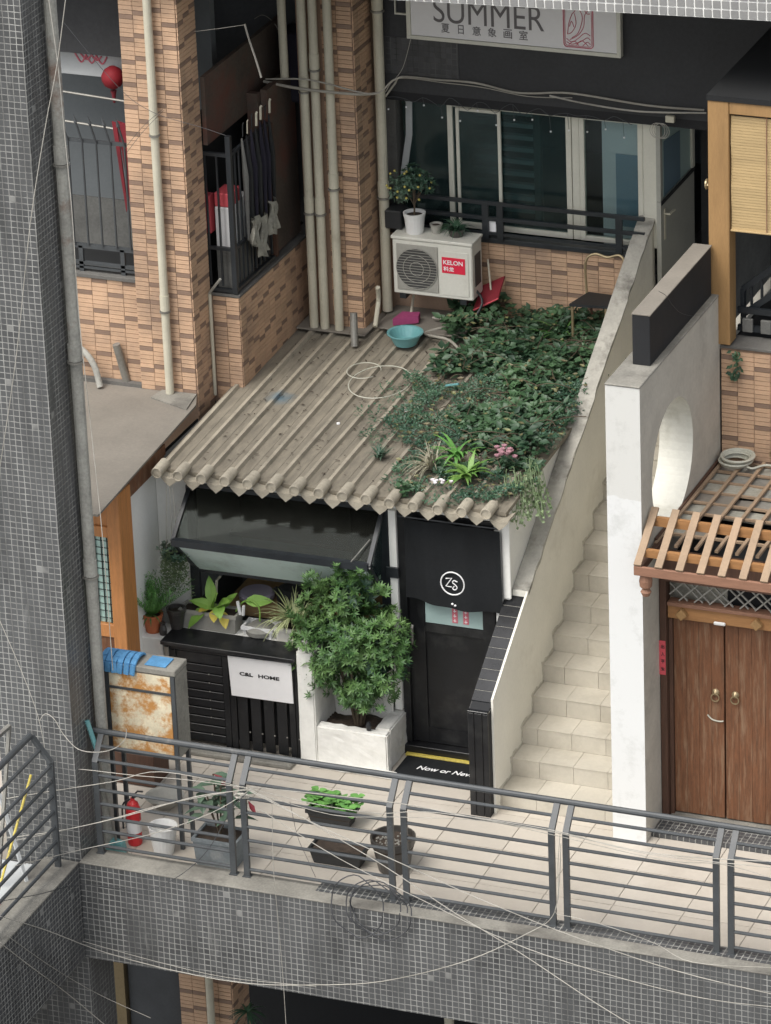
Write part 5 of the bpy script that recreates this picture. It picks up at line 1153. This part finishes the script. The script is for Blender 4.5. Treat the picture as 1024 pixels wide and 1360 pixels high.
tag(MB().tube(smoothpts([(-3.44, 3.8, 3.06), (-3.46, 3.85, 2.9), (-3.44, 3.7, 2.72)], 4), .022, 8).build('elbow_pipe', 'pvc'), 'pale elbow pipe under the left end of the air conditioner', 'pipe')

# ================================================================== AIR CONDITIONER
ac = thing('air_conditioner', 'off-white outdoor air conditioner unit below the sliding window', 'air conditioner', (-2.94, 4.0, 2.95))
B('housing', 'ac', ac, (-3.325, -2.565, 3.90, 4.15, 2.985, 3.51), bevel=.010)
B('lid', 'ac', ac, (-3.335, -2.555, 3.885, 4.16, 3.512, 3.54), bevel=.005)
m = MB(); m.box(-3.285, -2.89, 3.889, 3.899, 3.03, 3.47); m.build('fan_surround', 'greyplastic', ac, bevel=.004)
mm = MB().lathe((0, 0, 0), [(.195, 0), (.195, .012), (.001, .012)], 36, cap=False); mm.v = [(-3.09+p[0], 3.887-p[2]*.2, 3.245+p[1]) for p in mm.v]; mm.build('fan_recess', 'acdark', ac)
g_ = MB()
for k in range(-7, 8):
    z = k*.026; h_ = math.sqrt(max(0, .195**2-z*z)); g_.box(-3.09-h_, -3.09+h_, 3.878, 3.882, 3.245+z-.0018, 3.245+z+.0018)
for r in (.195, .13, .065): g_.tube(arc((-3.09, 3.879, 3.245), r, 0, 2*PI, 28, 'xz'), .003, 4, cap=False)
g_.build('grille', 'greyplastic', ac)
for k in range(3):
    a_ = 2*PI*k/3+.5; MB().prism([(-3.09, 3.245), (-3.09+.17*math.cos(a_), 3.245+.17*math.sin(a_)), (-3.09+.15*math.cos(a_+.7), 3.245+.15*math.sin(a_+.7))], 'y', 3.8835, 3.8842).build('fan_blade', 'acdark', ac)
B('front_panel', 'ac', ac, (-2.86, -2.60, 3.893, 3.899, 3.02, 3.44), bevel=.002)
lb = B('brand_label', 'redsign', ac, (-2.85, -2.63, 3.888, 3.8925, 3.235, 3.385))
text('KELON', 'lettering', 'whiteprint', ac, (-2.835, 3.886, 3.318), width=.185, height=.042, bold=.02)
text('科龙', 'lettering', 'whiteprint', ac, (-2.835, 3.886, 3.255), width=.10, height=.044, bold=.02)
B('side_vent', 'acdark', ac, (-2.564, -2.560, 3.96, 4.10, 3.1, 3.4))
for x in (-3.24, -2.66): B('foot', 'blacksteel', ac, (x-.03, x+.03, 3.90, 4.14, 2.94, 2.984))
MB().tube(smoothpts([(-2.57, 4.0, 3.05), (-2.5, 3.95, 2.95), (-2.6, 3.8, 2.74)], 4), .012, 6).build('drain_hose', 'blackplastic', ac)
hb = thing('hand_broom', 'magenta bristled broom lying under the air conditioner', 'broom', (-3.2, 3.8, 2.72))
MB().prism([(-3.30, 3.78), (-3.10, 3.90), (-3.12, 4.0), (-3.28, 3.97)], 'z', 2.715, 2.78).build('bristles', 'pink', hb); MB().tube([(-3.2, 3.98, 2.77), (-3.25, 4.2, 2.9)], .012, 6).build('handle', 'pvc', hb)
dp = thing('dustpan', 'dark red dustpan propped beside the air conditioner', 'dustpan', (-2.45, 4.1, 2.75))
quad('pan', 'dustred', dp, [(-2.60, 4.0, 2.86), (-2.36, 4.0, 3.0), (-2.36, 4.18, 3.14), (-2.58, 4.18, 3.02)], .012)
MB().tube([(-2.60, 3.99, 2.862), (-2.36, 3.99, 3.002)], .008, 5).build('lip', 'redpaper', dp); MB().tube([(-2.47, 4.1, 3.03), (-2.53, 4.2, 3.28)], .009, 6).build('handle', 'pvc', dp)
bs_ = thing('basin', 'turquoise plastic basin on the ribbed roof in front of the air conditioner', 'basin', (-3.09, 3.55, 2.66))
MB().lathe((-3.09, 3.55, 2.655), [(.10, 0), (.11, .02), (.15, .10), (.165, .105), (.165, .115), (.145, .11), (.10, .022), (.001, .02)], 26).build('bowl', 'turq', bs_, smooth=False)
hz_ = tag(MB().tube(smoothpts([(-3.0, 4.0, 2.74), (-2.75, 3.95, 2.74), (-2.98, 3.75, 2.69), (-2.7, 3.60, 2.72), (-2.52, 3.42, 2.70), (-2.42, 3.2, 2.68)], 6), .013, 8).build('rubber_hose', 'wire_g'), 'grey rubber hose winding from under the air conditioner into the ivy', 'hose')
# folding chair
ch = thing('folding_chair', 'old folding chair with a worn black seat in the ivy by the stair wall', 'chair', (-1.42, 3.95, 2.7))
MB().prism([(-1.62, 3.80), (-1.27, 3.84), (-1.22, 4.10), (-1.55, 4.12)], 'z', 3.085, 3.11).build('seat', 'blackplastic', ch)
for x0_, y0_ in ((-1.60, 3.82), (-1.30, 3.86)): MB().tube([(x0_, y0_, 3.09), (x0_+.02, y0_-.04, 2.62)], .013, 7).build('leg', 'brass', ch)
for x0_ in (-1.54, -1.25): MB().tube([(x0_, 4.1, 3.09), (x0_+.02, 4.2, 2.64)], .013, 7).build('leg', 'wooddark', ch)
MB().tube(smoothpts([(-1.56, 4.1, 3.1), (-1.58, 4.14, 3.38), (-1.50, 4.16, 3.46), (-1.38, 4.16, 3.44), (-1.27, 4.16, 3.47), (-1.22, 4.14, 3.40), (-1.24, 4.1, 3.1)], 5), .012, 7).build('back_frame', 'brass', ch)
# wire ring, pebbles on the roof
rg = MB(); rg.tube([(x, y, rz(y)+.045) for x, y, z in arc((-3.02, 2.75, 0), .27, 0, 2*PI, 36, 'xy', .33)], .005, 5, cap=False); rg.tube([(x, y, rz(y)+.05) for x, y, z in arc((-3.24, 2.92, 0), .15, 0.3, 1.8*PI, 26, 'xy', .16)], .004, 5)
tag(rg.build('wire_rings', 'straw'), 'two overlapping loops of pale wire lying on the ribbed roof', 'wire')
for (x, y, r, mt, lab) in ((-2.62, 2.35+.0, .018, 'whiteprint', 'white plastic lid lying mid roof in front of the wire loops'), (-2.76, 3.06, .014, 'whiteprint', 'tiny white scrap on the roof near the turquoise basin'), (-3.1, 1.96, .016, 'whiteprint', 'white scrap on the lower left of the ribbed roof')):
    tag(MB().lathe((x, y, rz(y)+.002), [(r, 0), (r, .012), (.001, .014)], 10).build('litter', mt), lab, 'litter')
m = MB(); random.seed(21)
for i in range(380):
    x, y = random.uniform(-4.1, -2.1), random.uniform(.95, 4.0)
    m.leaf((x, y, rz(y)+.006+.01*random.random()), (random.uniform(-1, 1), random.uniform(-1, 1), .1), (0, 0, 1), random.uniform(.015, .05), random.uniform(.008, .02), simple=True)
m.build('dry_leaf_litter', 'soil', None, kind='stuff')['label'] = 'dry leaf litter scattered on the ribbed roof'

# ================================================================== PLANTS
def crown(m, c, rx, ry, rz_, n, L, W, whorl=6, rnd=random, gap=.25, hollow=.55, flat=0):
    """leaf whorls through the volume, denser near the surface, with gaps"""
    from mathutils import noise as N
    k = 0
    while k < n:
        v = Vector((rnd.gauss(0, 1), rnd.gauss(0, 1), rnd.gauss(0, 1))).normalized()
        r = hollow+(1-hollow)*rnd.random()**.6
        bulge = 1+.28*N.noise(v*2.3+Vector(c)); p = Vector((c[0]+v.x*rx*r*bulge, c[1]+v.y*ry*r*bulge, c[2]+v.z*rz_*r*bulge))
        if N.noise(p*6) > gap: k += .3; continue
        d = (v+Vector((0, 0, .7))).normalized()
        a_ = d.orthogonal().normalized(); b_ = d.cross(a_)
        for q in range(whorl):
            t = 2*PI*q/whorl+rnd.random()*.5; ld = (a_*math.cos(t)+b_*math.sin(t)+d*rnd.uniform(.15, .9))
            m.leaf(p, ld, d, L*rnd.uniform(.6, 1.15), W*rnd.uniform(.7, 1.1), droop=L*.1)
        k += 1
random.seed(33)
sh = thing('shrub', 'bushy green shrub in the white plaster planter by the cafe door', 'shrub', (-2.50, .72, .33))
m = MB()
for (c, rx, ry, rz_, n) in (((-2.48, .70, .64), .20, .2, .16, 110), ((-2.72, .62, .95), .22, .22, .26, 190), ((-2.18, .60, .92), .16, .2, .18, 110), ((-2.66, .68, 1.36), .26, .24, .22, 170), ((-2.52, .66, 1.15), .38, .34, .34, 620), ((-2.58, .70, 1.58), .24, .24, .25, 280), ((-2.22, .66, 1.22), .24, .24, .30, 240), ((-2.44, .62, .84), .27, .26, .22, 260), ((-2.85, .62, 1.18), .18, .2, .22, 130), ((-2.45, .68, 1.78), .12, .12, .12, 30)):
    crown(m, c, rx, ry, rz_, n, .062, .0185, 7, gap=.30)
for q in range(90):   # loose sprigs breaking the outline
    t = random.random()*2*PI; ra = random.uniform(.95, 1.28); p = Vector((-2.50+.42*ra*math.cos(t), .64-random.random()*.2, 1.18+.58*ra*math.sin(t)))
    if p.z < .6: continue
    for e_ in range(2):
        d = Vector((math.cos(t)*.6+random.uniform(-.4, .4), random.uniform(-.6, .2), math.sin(t)*.5+.6)).normalized(); a_ = d.orthogonal().normalized(); b_ = d.cross(a_)
        for k in range(7): m.leaf(p+d*.03*e_, a_*math.cos(k*.9)+b_*math.sin(k*.9)+d*.6, d, .058, .017, droop=.006)
m.build('foliage', 'leaf', sh, smooth=True)
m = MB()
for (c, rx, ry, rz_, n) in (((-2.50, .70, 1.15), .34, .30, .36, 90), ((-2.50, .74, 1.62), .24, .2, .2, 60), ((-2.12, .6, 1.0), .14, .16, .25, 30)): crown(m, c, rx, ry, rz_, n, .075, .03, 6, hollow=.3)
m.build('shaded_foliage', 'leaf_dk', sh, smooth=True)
m = MB()
for q in range(9):
    a_ = q*.8; m.tube(smoothpts([(-2.50+.03*math.cos(a_), .72+.03*math.sin(a_), .32), (-2.50+.09*math.cos(a_), .72+.08*math.sin(a_), .6), (-2.50+.22*math.cos(a_), .70+.18*math.sin(a_), 1.0+.08*(q % 3))], 4), [.016]*4+[.012]*4+[.006], 6)
m.build('stems', 'bark', sh)
# spider plant in window box
sp = thing('spider_plant', 'striped spider plant arching over the cream window box at the counter end', 'plant', (-3.10, .82, 1.11))
m = MB()
for c, n in (((-3.12, .83, 1.14), 80), ((-3.04, .78, 1.14), 50)):
    for i in range(n):
        a_ = random.random()*6.28; m.blade(c, (math.cos(a_), math.sin(a_)-.25, random.uniform(.7, 2.2)), random.uniform(.22, .40), .017, arch=random.uniform(.5, 1.5))
m.build('blades', 'stripe', sp)
tag(MB().lathe((-2.90, .52, 1.075), [(.001, 0), (.05, .0), (.06, .05), (.04, .08), (.001, .085)], 8).build('white_stone', 'white_rough'), 'white lump on top of the plaster pier under the spider plant', 'stone')
# broad leaves
bp = thing('broad_leaf_plant', 'plant with large yellow-green leaves in the grey window box', 'plant', (-3.85, .84, 1.15))
m = MB()
for (p, d, L, W) in (((-3.86, .84, 1.18), (.1, -.5, 1), .22, .12), ((-3.86, .84, 1.17), (-.8, -.4, .6), .22, .12), ((-3.90, .80, 1.2), (-.8, -.6, -.6), .26, .12), ((-3.83, .84, 1.2), (.6, -.5, .7), .20, .12), ((-3.80, .8, 1.22), (.3, -.7, .1), .20, .12), ((-3.88, .86, 1.2), (-.2, .1, 1), .24, .11), ((-3.78, .86, 1.18), (.5, 0, .9), .18, .09)):
    m.oval(p, d, (0, -.5, 1), L, W*.95, droop=.3)
m.build('leaves', 'lime', bp)
m = MB(); m.oval((-3.84, .80, 1.18), (.2, -.6, -.2), (0, -.3, 1), .15, .09); m.oval((-3.76, .79, 1.18), (.3, -.5, -.4), (0, -.3, 1), .17, .09); m.oval((-3.9, .8, 1.18), (-.2, -.5, .1), (0, 0, 1), .12, .08); m.build('yellow_leaves', 'yellowleaf', bp)
m = MB()
for q in range(5): m.tube([(-3.85, .85, 1.13), (-3.87+.03*q, .83, 1.22)], .006, 5)
m.build('stems', 'lime', bp)
br_ = thing('bent_seedling', 'single stem bending over with one hanging leaf above the white tray', 'plant', (-3.5, .84, 1.1))
MB().tube(smoothpts([(-3.66, .84, 1.17), (-3.58, .82, 1.28), (-3.48, .80, 1.31), (-3.42, .80, 1.25), (-3.42, .80, 1.13)], 5), .007, 6).build('stem', 'lime', br_)
m = MB(); m.oval((-3.56, .82, 1.29), (1, .1, .15), (0, -.8, .6), .24, .11, droop=.25); m.build('leaf', 'lime', br_)
wp_ = tag(MB().tube([(-3.60, .80, 1.17), (-3.62, .80, 1.29)], .016, 7).tube([(-3.57, .79, 1.17), (-3.56, .79, 1.26)], .014, 7).build('white_tongs', 'whitepot'), 'two small white pegs between the broad-leaved plant and the bent seedling', 'peg')
# ferns in the terracotta pot
fp = thing('rosemary_plant', 'upright feathery green plant in the terracotta pot', 'plant', (-4.35, .62, 1.15))
m = MB(); random.seed(8)
for i in range(80):
    a_ = random.random()*6.28; t = random.uniform(.03, .75); d = Vector((math.cos(a_)*t, math.sin(a_)*t, 1)); L = random.uniform(.20, .40)
    p0 = Vector((-4.35, .62, 1.13))
    for q in range(14):
        s_ = q/14*L+.03; p = p0+d.normalized()*s_+Vector((d.x, d.y, 0))*s_*.6
        for e_ in (0, 2.1, 4.2): m.leaf(p, (math.cos(e_+q), math.sin(e_+q), .6), (0, 0, 1), .034, .010, simple=True)
m.build('foliage', 'fern', fp)
m = MB()
for i in range(9):
    a_ = i*.7; m.blade((-4.36, .60, 1.14), (math.cos(a_)-.3, math.sin(a_)-.4, .5), .16, .02, 1.1)
m.build('side_leaves', 'leaf', fp)
hp = thing('hanging_plant', 'pale trailing plant hung on wires from the eave above the plinth', 'plant', (-4.15, .68, 2.4))
m = MB()
for i in range(70):
    a_ = random.random()*6.28; p = Vector((-4.16+.13*math.cos(a_)*random.random(), .68+.09*math.sin(a_), 1.74+.06*random.random()))
    L = random.uniform(.12, .48)
    for q in range(int(L/.018)):
        p = p+Vector((random.uniform(-.012, .012), random.uniform(-.01, .01), -.018)); m.leaf(p, (random.uniform(-1, 1), random.uniform(-1, 1), .2), (0, 0, 1), .034, .019, simple=True)
m.build('foliage', 'palegreen', hp); m2 = MB(); crown(m2, (-4.15, .68, 1.74), .13, .11, .08, 60, .05, .02, 5); m2.build('top_foliage', 'leaf_dk', hp)
m = MB()
for dx in (-.06, 0, .05): m.tube([(-4.15+dx, .68, 1.75), (-4.15+dx*.4, .70, 2.46)], .003, 4)
m.build('hanging_wires', 'wire_g', hp); MB().lathe((-4.15, .68, 1.68), [(.05, 0), (.075, .07), (.08, .08), (.06, .07)], 12).build('basket', 'blackplastic', hp)
# dark broad plant in the slate planter
rbp = thing('rubber_plant', 'spindly plant with dark broad drooping leaves in the slate planter', 'plant', (-2.91, -1.36, .25))
m = MB(); st_ = MB(); random.seed(14)
for q in range(6):
    a_ = q*1.05; top = Vector((-2.91+.14*math.cos(a_), -1.36+.10*math.sin(a_), .62+.07*(q % 3)))
    st_.tube(smoothpts([(-2.91, -1.36, .24), ((-2.91+top.x)/2, (-1.36+top.y)/2, .45), top], 4), .008, 6)
    for k in range(5):
        b_ = random.random()*6.28; m.oval(top-Vector((0, 0, .05*k)), (math.cos(b_), math.sin(b_), random.uniform(-.1, .6)), (0, 0, 1), random.uniform(.14, .21), .085, droop=.4)
m.build('leaves', 'leaf_dk', rbp); st_.build('stems', 'bark', rbp)
m = MB()
for q in range(3): m.leaf((-2.95+.15*q, -1.34, .8-.1*q), ((1, -.2, -.3), (-1, 0, .3), (.7, -.3, -.8))[q], (0, 0, 1), .15, .055, droop=.05)
m.build('wilted_leaves', 'dustred', rbp)
gl_ = thing('geranium', 'low plant with round bright green leaves in the black trough', 'plant', (-2.28, -.46, .13))
m = MB(); random.seed(15)
for i in range(150):
    p = Vector((random.uniform(-2.50, -2.06), random.uniform(-.57, -.36), .14+random.random()*.10)); a_ = random.random()*6.28
    m.oval(p, (math.cos(a_), math.sin(a_), .3), (0, 0, 1), .072, .075, droop=.1)
m.build('foliage', 'fern', gl_)
# plants on the AC
pot('flower_pot', 'whitepot', (-3.15, 4.02, 3.542), .078, .098, .19, 'white pot with the small citrus bush on top of the air conditioner')
cb_ = thing('citrus_bush', 'small bush with tiny yellow fruits in the white pot on the air conditioner', 'bush', (-3.15, 4.02, 3.7))
m = MB(); random.seed(16)
crown(m, (-3.15, 4.0, 4.03), .20, .18, .17, 150, .045, .020, 5, hollow=.2); crown(m, (-3.28, 4.0, 3.95), .13, .12, .10, 40, .045, .02, 5, hollow=.2); m.build('foliage', 'leaf_dk', cb_)
m = MB(); m.tube([(-3.15, 4.02, 3.7), (-3.14, 4.02, 3.95)], .009, 6)
for q in range(6): m.tube([(-3.15, 4.02, 3.8), (-3.15+.12*math.cos(q), 4.02+.1*math.sin(q), 4.02)], .005, 5)
m.build('stems', 'bark', cb_)
for i in range(18):
    v = Vector((random.gauss(0, 1), -abs(random.gauss(0, 1)), random.gauss(0, 1))).normalized(); c_ = Vector((-3.17, 4.0, 4.01))+Vector((v.x*.22, v.y*.18, v.z*.15))
    piece('fruit', 'fruit', lambda m_: m_.lathe((0, 0, 0), [(.001, -.012), (.010, -.007), (.012, 0), (.010, .007), (.001, .012)], 7), 'lemon', cb_, c_)
pot('small_pot', 'greyplastic', (-2.96, 4.06, 3.542), .04, .055, .085, 'tiny grey pot between the citrus bush and the fern on the air conditioner')
pot('small_pot', 'glazed', (-2.76, 4.04, 3.542), .06, .08, .07, 'low dark bowl pot at the right end of the air conditioner top')
fn = thing('small_fern', 'small feathery fern in the bowl pot on the air conditioner', 'plant', (-2.76, 4.04, 3.6)); m = MB()
for i in range(60):
    a_ = random.random()*6.28; m.blade((-2.76, 4.04, 3.59), (math.cos(a_), math.sin(a_), random.uniform(.6, 2)), random.uniform(.10, .22), .012, arch=1.1)
m.build('fronds', 'ivy2', fn)
for z in (0,): tag(B('dark_tub', 'blackplastic', None, (-3.44, -3.28, 4.02, 4.2, 3.545, 3.72), bevel=.01), 'dark square tub behind the citrus bush', 'tub')

# ---- ivy carpet over the right of the roof
from mathutils import noise as NZ
random.seed(40)
def inside(x, y):
    # ragged left border following the ribs, solid to the stair wall
    left = -2.68 + .30*NZ.noise(Vector((y*1.9, 3, 0)))
    if y < 1.7: left = -2.42+.45*(1.7-y)*.8+.25*NZ.noise(Vector((y*3, 7, 0)))
    if y > 3.3: left = -2.55-(y-3.3)*.35+.2*NZ.noise(Vector((y*3, 9, 0)))
    if y < 1.05: left = -2.15
    return left < x < -1.10 and .80 < y < 4.27
def height(x, y):
    h_ = .05+.13*(NZ.noise(Vector((x*2.6, y*2.6, 1)))+.45)
    if y > 3.0: h_ += .05+.06*(y-3.0)
    if x > -1.6 and 1.4 < y < 3.4: h_ += .05
    if y < 1.6: h_ *= .55
    return max(.015, h_)
big, fine = MB(), MB(); cnt = 0
while cnt < 8200:
    x, y = random.uniform(-2.95, -1.08), random.uniform(.8, 4.3)
    if not inside(x, y): continue
    gapn = NZ.noise(Vector((x*4.2, y*4.2, 5)))
    if y < 1.75 and gapn > -.02: cnt += .2; continue
    if x < -2.2 and gapn > .22: cnt += .2; continue
    h_ = height(x, y); z = rz(y)+.01+h_*random.random()**.45
    a_ = random.random()*6.28; d = (math.cos(a_), math.sin(a_)-.35, random.uniform(-.25, .55)); nn = (random.uniform(-.5, .5), random.uniform(-.9, .1), 1)
    fn_ = NZ.noise(Vector((x*1.6, y*1.6, 8))) > .02 or (x < -2.1)
    if y > 3.0: fn_ = False
    if fn_:
        for q in range(3): fine.leaf((x+random.uniform(-.02, .02), y+random.uniform(-.02, .02), z), (math.cos(a_+q*2), math.sin(a_+q*2), random.uniform(0, .8)), nn, random.uniform(.022, .04), .014, simple=True)
    else: big.leaf((x, y, z), d, nn, random.uniform(.035, .115), random.uniform(.03, .075), droop=.02)
    cnt += 1
# loose sprays beyond the border
for (cx, cy, r, n) in ((-2.72, 2.15, .22, 220), (-2.62, 1.75, .14, 120), (-1.75, .95, .28, 260), (-2.05, 1.0, .2, 160), (-2.75, 2.6, .2, 120), (-1.35, 1.0, .16, 160), (-1.22, 1.25, .16, 150)):
    for i in range(n):
        a_, q = random.random()*6.28, r*math.sqrt(random.random()); x, y = cx+q*math.cos(a_)*1.3, cy+q*math.sin(a_)
        fine.leaf((x, y, rz(y)+.01+.06*random.random()), (math.cos(a_*3), math.sin(a_*3), random.uniform(0, .8)), (0, 0, 1), random.uniform(.025, .045), .017, simple=True)
dd = MB()
for i in range(700):
    x, y = random.uniform(-2.9, -1.12), random.uniform(.9, 4.2)
    if not inside(x, y): continue
    a_ = random.random()*6.28; dd.leaf((x, y, rz(y)+height(x, y)*random.uniform(.5, 1.1)+.01), (math.cos(a_), math.sin(a_), random.uniform(-.2, .3)), (random.uniform(-.4, .4), random.uniform(-.7, .1), 1), random.uniform(.03, .08), random.uniform(.02, .045))
dl = dd.build('withered_leaves', 'deadleaf', None, kind='stuff'); dl['label'] = 'withered brown and yellowish leaves among the ivy'
iv = tag(big.build('roof_ivy', 'ivy', smooth=True, loc=(-1.8, 2.8, 2.55)), 'dense dark green ivy covering the right half of the ribbed roof', 'ivy'); iv['kind'] = 'stuff'
fv = tag(fine.build('fine_creeper', 'ivy2', smooth=True, loc=(-2.1, 1.8, 2.5)), 'fine leaved creeper spreading over the ribs at the ivy border', 'creeper'); fv['kind'] = 'stuff'
m = MB()
for i in range(90):
    x, y = random.uniform(-2.5, -1.2), random.uniform(1.4, 4.0); a_ = random.random()*6.28; L = random.uniform(.15, .4)
    p = [(x+L*t*math.cos(a_)+.02*random.random(), y+L*t*math.sin(a_), rz(y)+height(x, y)+.01+.03*math.sin(t*3)) for t in (0, .33, .66, 1)]
    m.tube(smoothpts(p, 3), .0035, 4)
s_ = m.build('vine_stems', 'bark', None, kind='stuff'); s_['label'] = 'bare brown vine stems threading through the ivy'
def clump(name, mat, label, c, n, L, W, arch, up=(.5, 2), bias=(0, 0), cat='plant'):
    t = thing(name, label, cat, c); m = MB()
    for i in range(n):
        a_ = random.random()*6.28; m.blade((c[0]+random.uniform(-.03, .03), c[1]+random.uniform(-.03, .03), c[2]), (math.cos(a_)+bias[0], math.sin(a_)+bias[1], random.uniform(*up)), L*random.uniform(.7, 1.1), W, arch=arch*random.uniform(.7, 1.3))
    m.build('blades', mat, t); return t
clump('spider_plant', 'dryblade', 'pale striped spider plant lying on the ivy near the eave', (-1.98, 1.30, 2.54), 46, .30, .014, 1.0, bias=(-.8, -.2))
clump('bright_fern', 'lime2', 'bright yellow-green long-leaved plant near the front of the ivy', (-1.62, 1.18, 2.56), 26, .26, .045, .9, bias=(-.1, -.3))
clump('bright_fern', 'fern', 'mid green strappy plant left of the bright yellow-green one', (-1.80, 1.48, 2.60), 22, .28, .04, .9, bias=(-.2, -.2))
clump('grassy_tuft', 'fern', 'tuft of long green blades near the folding chair', (-1.72, 3.85, 2.72), 26, .34, .022, .8)
clump('spiky_tuft', 'leaf_dk', 'small spiky rosette alone on the ribs left of the ivy', (-2.50, 1.42, 2.53), 40, .14, .014, .6)
rc = MB(); random.seed(50)
for i in range(44):
    x0_, y0_ = random.uniform(-1.30, -1.08), random.uniform(1.15, 1.65)
    p = [Vector((x0_, y0_, 2.62))]; dx = random.uniform(.0, .05)
    for q in range(7): p.append(p[-1]+Vector((dx*.6+random.uniform(-.01, .015), -.02-random.random()*.02, (.02 if q == 0 else -.045-.02*random.random()))))
    rc.tube(p, .003, 4)
    rc.m = 1
    for q in p[random.choice((2, 4, 6)):]: rc.leaf(q, (random.uniform(-1, 1), random.uniform(-1, 1), -.4), (0, -1, .5), .04, .03)
    rc.m = 0
tv = rc.build('trailing_creeper', ['palegreen', 'palegreen'], None); tag(tv, 'grey trailing creeper hanging over the stair wall at the roof corner', 'creeper')
fl_ = thing('pink_flowers', 'cluster of dusty pink blooms at the roof corner above the trailing creeper', 'flowers', (-1.32, 1.42, 2.7))
for i in range(14): piece('bloom', 'bloom', lambda m_: m_.lathe((0, 0, 0), [(.001, 0), (.022, .012), (.026, .025), (.012, .03), (.001, .022)], 7), 'pinkflower', fl_, (-1.36+random.uniform(-.1, .1), 1.42+random.uniform(-.08, .08), 2.70+random.uniform(-.03, .05)))
fl2 = thing('white_flowers', 'few small white blossoms at the eave below the ivy', 'flowers', (-1.75, .95, 2.58))
for i in range(9): piece('bloom', 'bloomw', lambda m_: m_.lathe((0, 0, 0), [(.001, 0), (.016, .008), (.018, .016), (.001, .014)], 6), 'whiteflower', fl2, (-1.75+random.uniform(-.08, .08), .93+random.uniform(-.06, .06), 2.56+random.uniform(0, .05)))
tn = tag(MB().bar((-2.35, 2.62, 2.72), (-2.22, 2.6, 2.76), .02, .012).build('plant_label', 'turq'), 'pale green plastic strip among the ivy', 'label')

# weed on right brick wall
m = MB()
for i in range(40): m.leaf((.47+random.uniform(-.04, .05), 2.04, 3.62-random.random()*.25), (random.uniform(-1, 1), -.5, -.4), (0, -1, .3), .05, .03)
tag(m.build('wall_weed', 'ivy'), 'small green weed hanging on the brick wall below the timber bay', 'weed')

# ================================================================== LOWER STOREY seen under the slab
lo = struct(B('lower_wall', 'dark2', None, (-5.6, -5.03, 2.2, 2.3, -6, -1)))
B('void', 'interior_blk', lo, (-9, 6, 4.5, 4.6, -6, 2)); B('lower_floor', 'concrete_dark', lo, (-9, 6, -1, 6, -5.9, -5.7)); B('jamb', 'brass', lo, (-5.72, -5.62, 2.15, 2.25, -6, -1))
pipe([(-4.66, 1.98, -1), (-4.66, 1.98, -5.7)], .037, 'pvc', 'cream drain pipe on the brick column below the slab')
pipe([(-2.32, 2.1, -1), (-2.32, 2.1, -5.7)], .045, 'pvc', 'cream pipe in the dark storey below the slab, left of a pair')
pipe([(-1.98, 2.1, -1), (-1.98, 2.1, -5.7)], .05, 'pvc', 'cream pipe in the dark storey below the slab, right of a pair')
tag(B('brick_pier', 'brick_dark', None, (-1.9, -1.2, 2.3, 2.7, -6, -1)), 'dim reddish pier in the dark storey below the slab', 'pier')
lp_ = thing('potted_palm', 'thin green plant on a wire stand in the dark storey below the slab', 'plant', (-3.95, 1.2, -3.6)); m = MB(); random.seed(60)
for i in range(36):
    a_ = random.random()*6.28; m.blade((-4.02, 1.4, -3.2), (math.cos(a_), math.sin(a_), random.uniform(-.3, .6)), .2, .018, .8)
m.build('fronds', 'ivy2', lp_); MB().tube([(-4.02, 1.4, -3.2), (-4.02, 1.4, -5.5)], .008, 5).tube([(-4.1, 1.4, -3.4), (-3.9, 1.45, -5.5)], .006, 5).build('stem', 'rail', lp_)

# ================================================================== CABLES
CM = {'w': 'wire_w', 'g': 'wire_g', 'k': 'wire_k'}
for c_, r, lab, pts in CABLES:
    tag(MB().tube(smoothpts(pts, 5), r*(.52 if r < .009 else .8), 6).build('cable', CM[c_]), lab, 'cable')
random.seed(70)
cl = MB()
for k in range(4):
    cx, cz, rx, rz_ = -1.38+random.uniform(-.09, .12), .16+random.uniform(-.05, .05), random.uniform(.20, .30), random.uniform(.20, .30)
    cl.tube([(x, -1.93-.01*k+.02*math.sin(i), z) for i, (x, _, z) in enumerate(arc((cx, 0, cz), rx, 0, 2*PI*(1 if k else .8), 30, 'xz', rz_))], .0055, 6)
tag(cl.build('cable_coil', 'wire_k'), 'loose coil of black cable hanging over the slab edge at the railing', 'coil')
kn = MB()
for k in range(5): kn.tube([(x, -1.86+.004*k, z) for x, _, z in arc((-2.50+.01*k, 0, .93), .03+.006*k, 0, 2*PI, 12, 'xz', .02)], .006, 5, cap=False)
tag(kn.build('cable_knot', 'wire_w'), 'knot of white cable tied to the first railing joint', 'knot')
# string lights
sg_ = thing('string_lights', 'string of tiny unlit fairy lights drooping under the dark band', 'fairy lights', (-2.2, 4.12, 4.8))
pts = [(-3.42+.085*i, 4.14, 4.80-.05*abs(math.sin(i*.9))-.05*(i % 3 == 0)) for i in range(28)]
MB().tube(smoothpts(pts, 3), .0028, 4).build('wire', 'wire_k', sg_)
for i, p in enumerate(pts):
    if i % 2: continue
    d = .06+.10*random.random(); MB().tube([p, (p[0]+.01, p[1], p[2]-d)], .002, 4).build('drop_wire', 'wire_k', sg_)
    piece('bulb', 'bulb', lambda m_: m_.lathe((0, 0, 0), [(.001, 0), (.009, .006), (.009, .014), (.001, .02)], 6), 'whiteprint', sg_, (p[0]+.01, p[1], p[2]-d-.018))
m = MB()
for k in range(3): m.tube(arc((-.88+.02*k, 4.1, 4.70), .07, 0, 2*PI, 18, 'xz'), .003, 4, cap=False)
tag(m.build('wire_loop', 'wire_w'), 'thin white wire looped above the glass of the grey door', 'wire')
tag(B('junction_clip', 'pvc', None, (-.80, -.72, 4.08, 4.12, 4.79, 4.85), bevel=.004), 'small cream clip holding the white conduit above the grey door', 'clip')
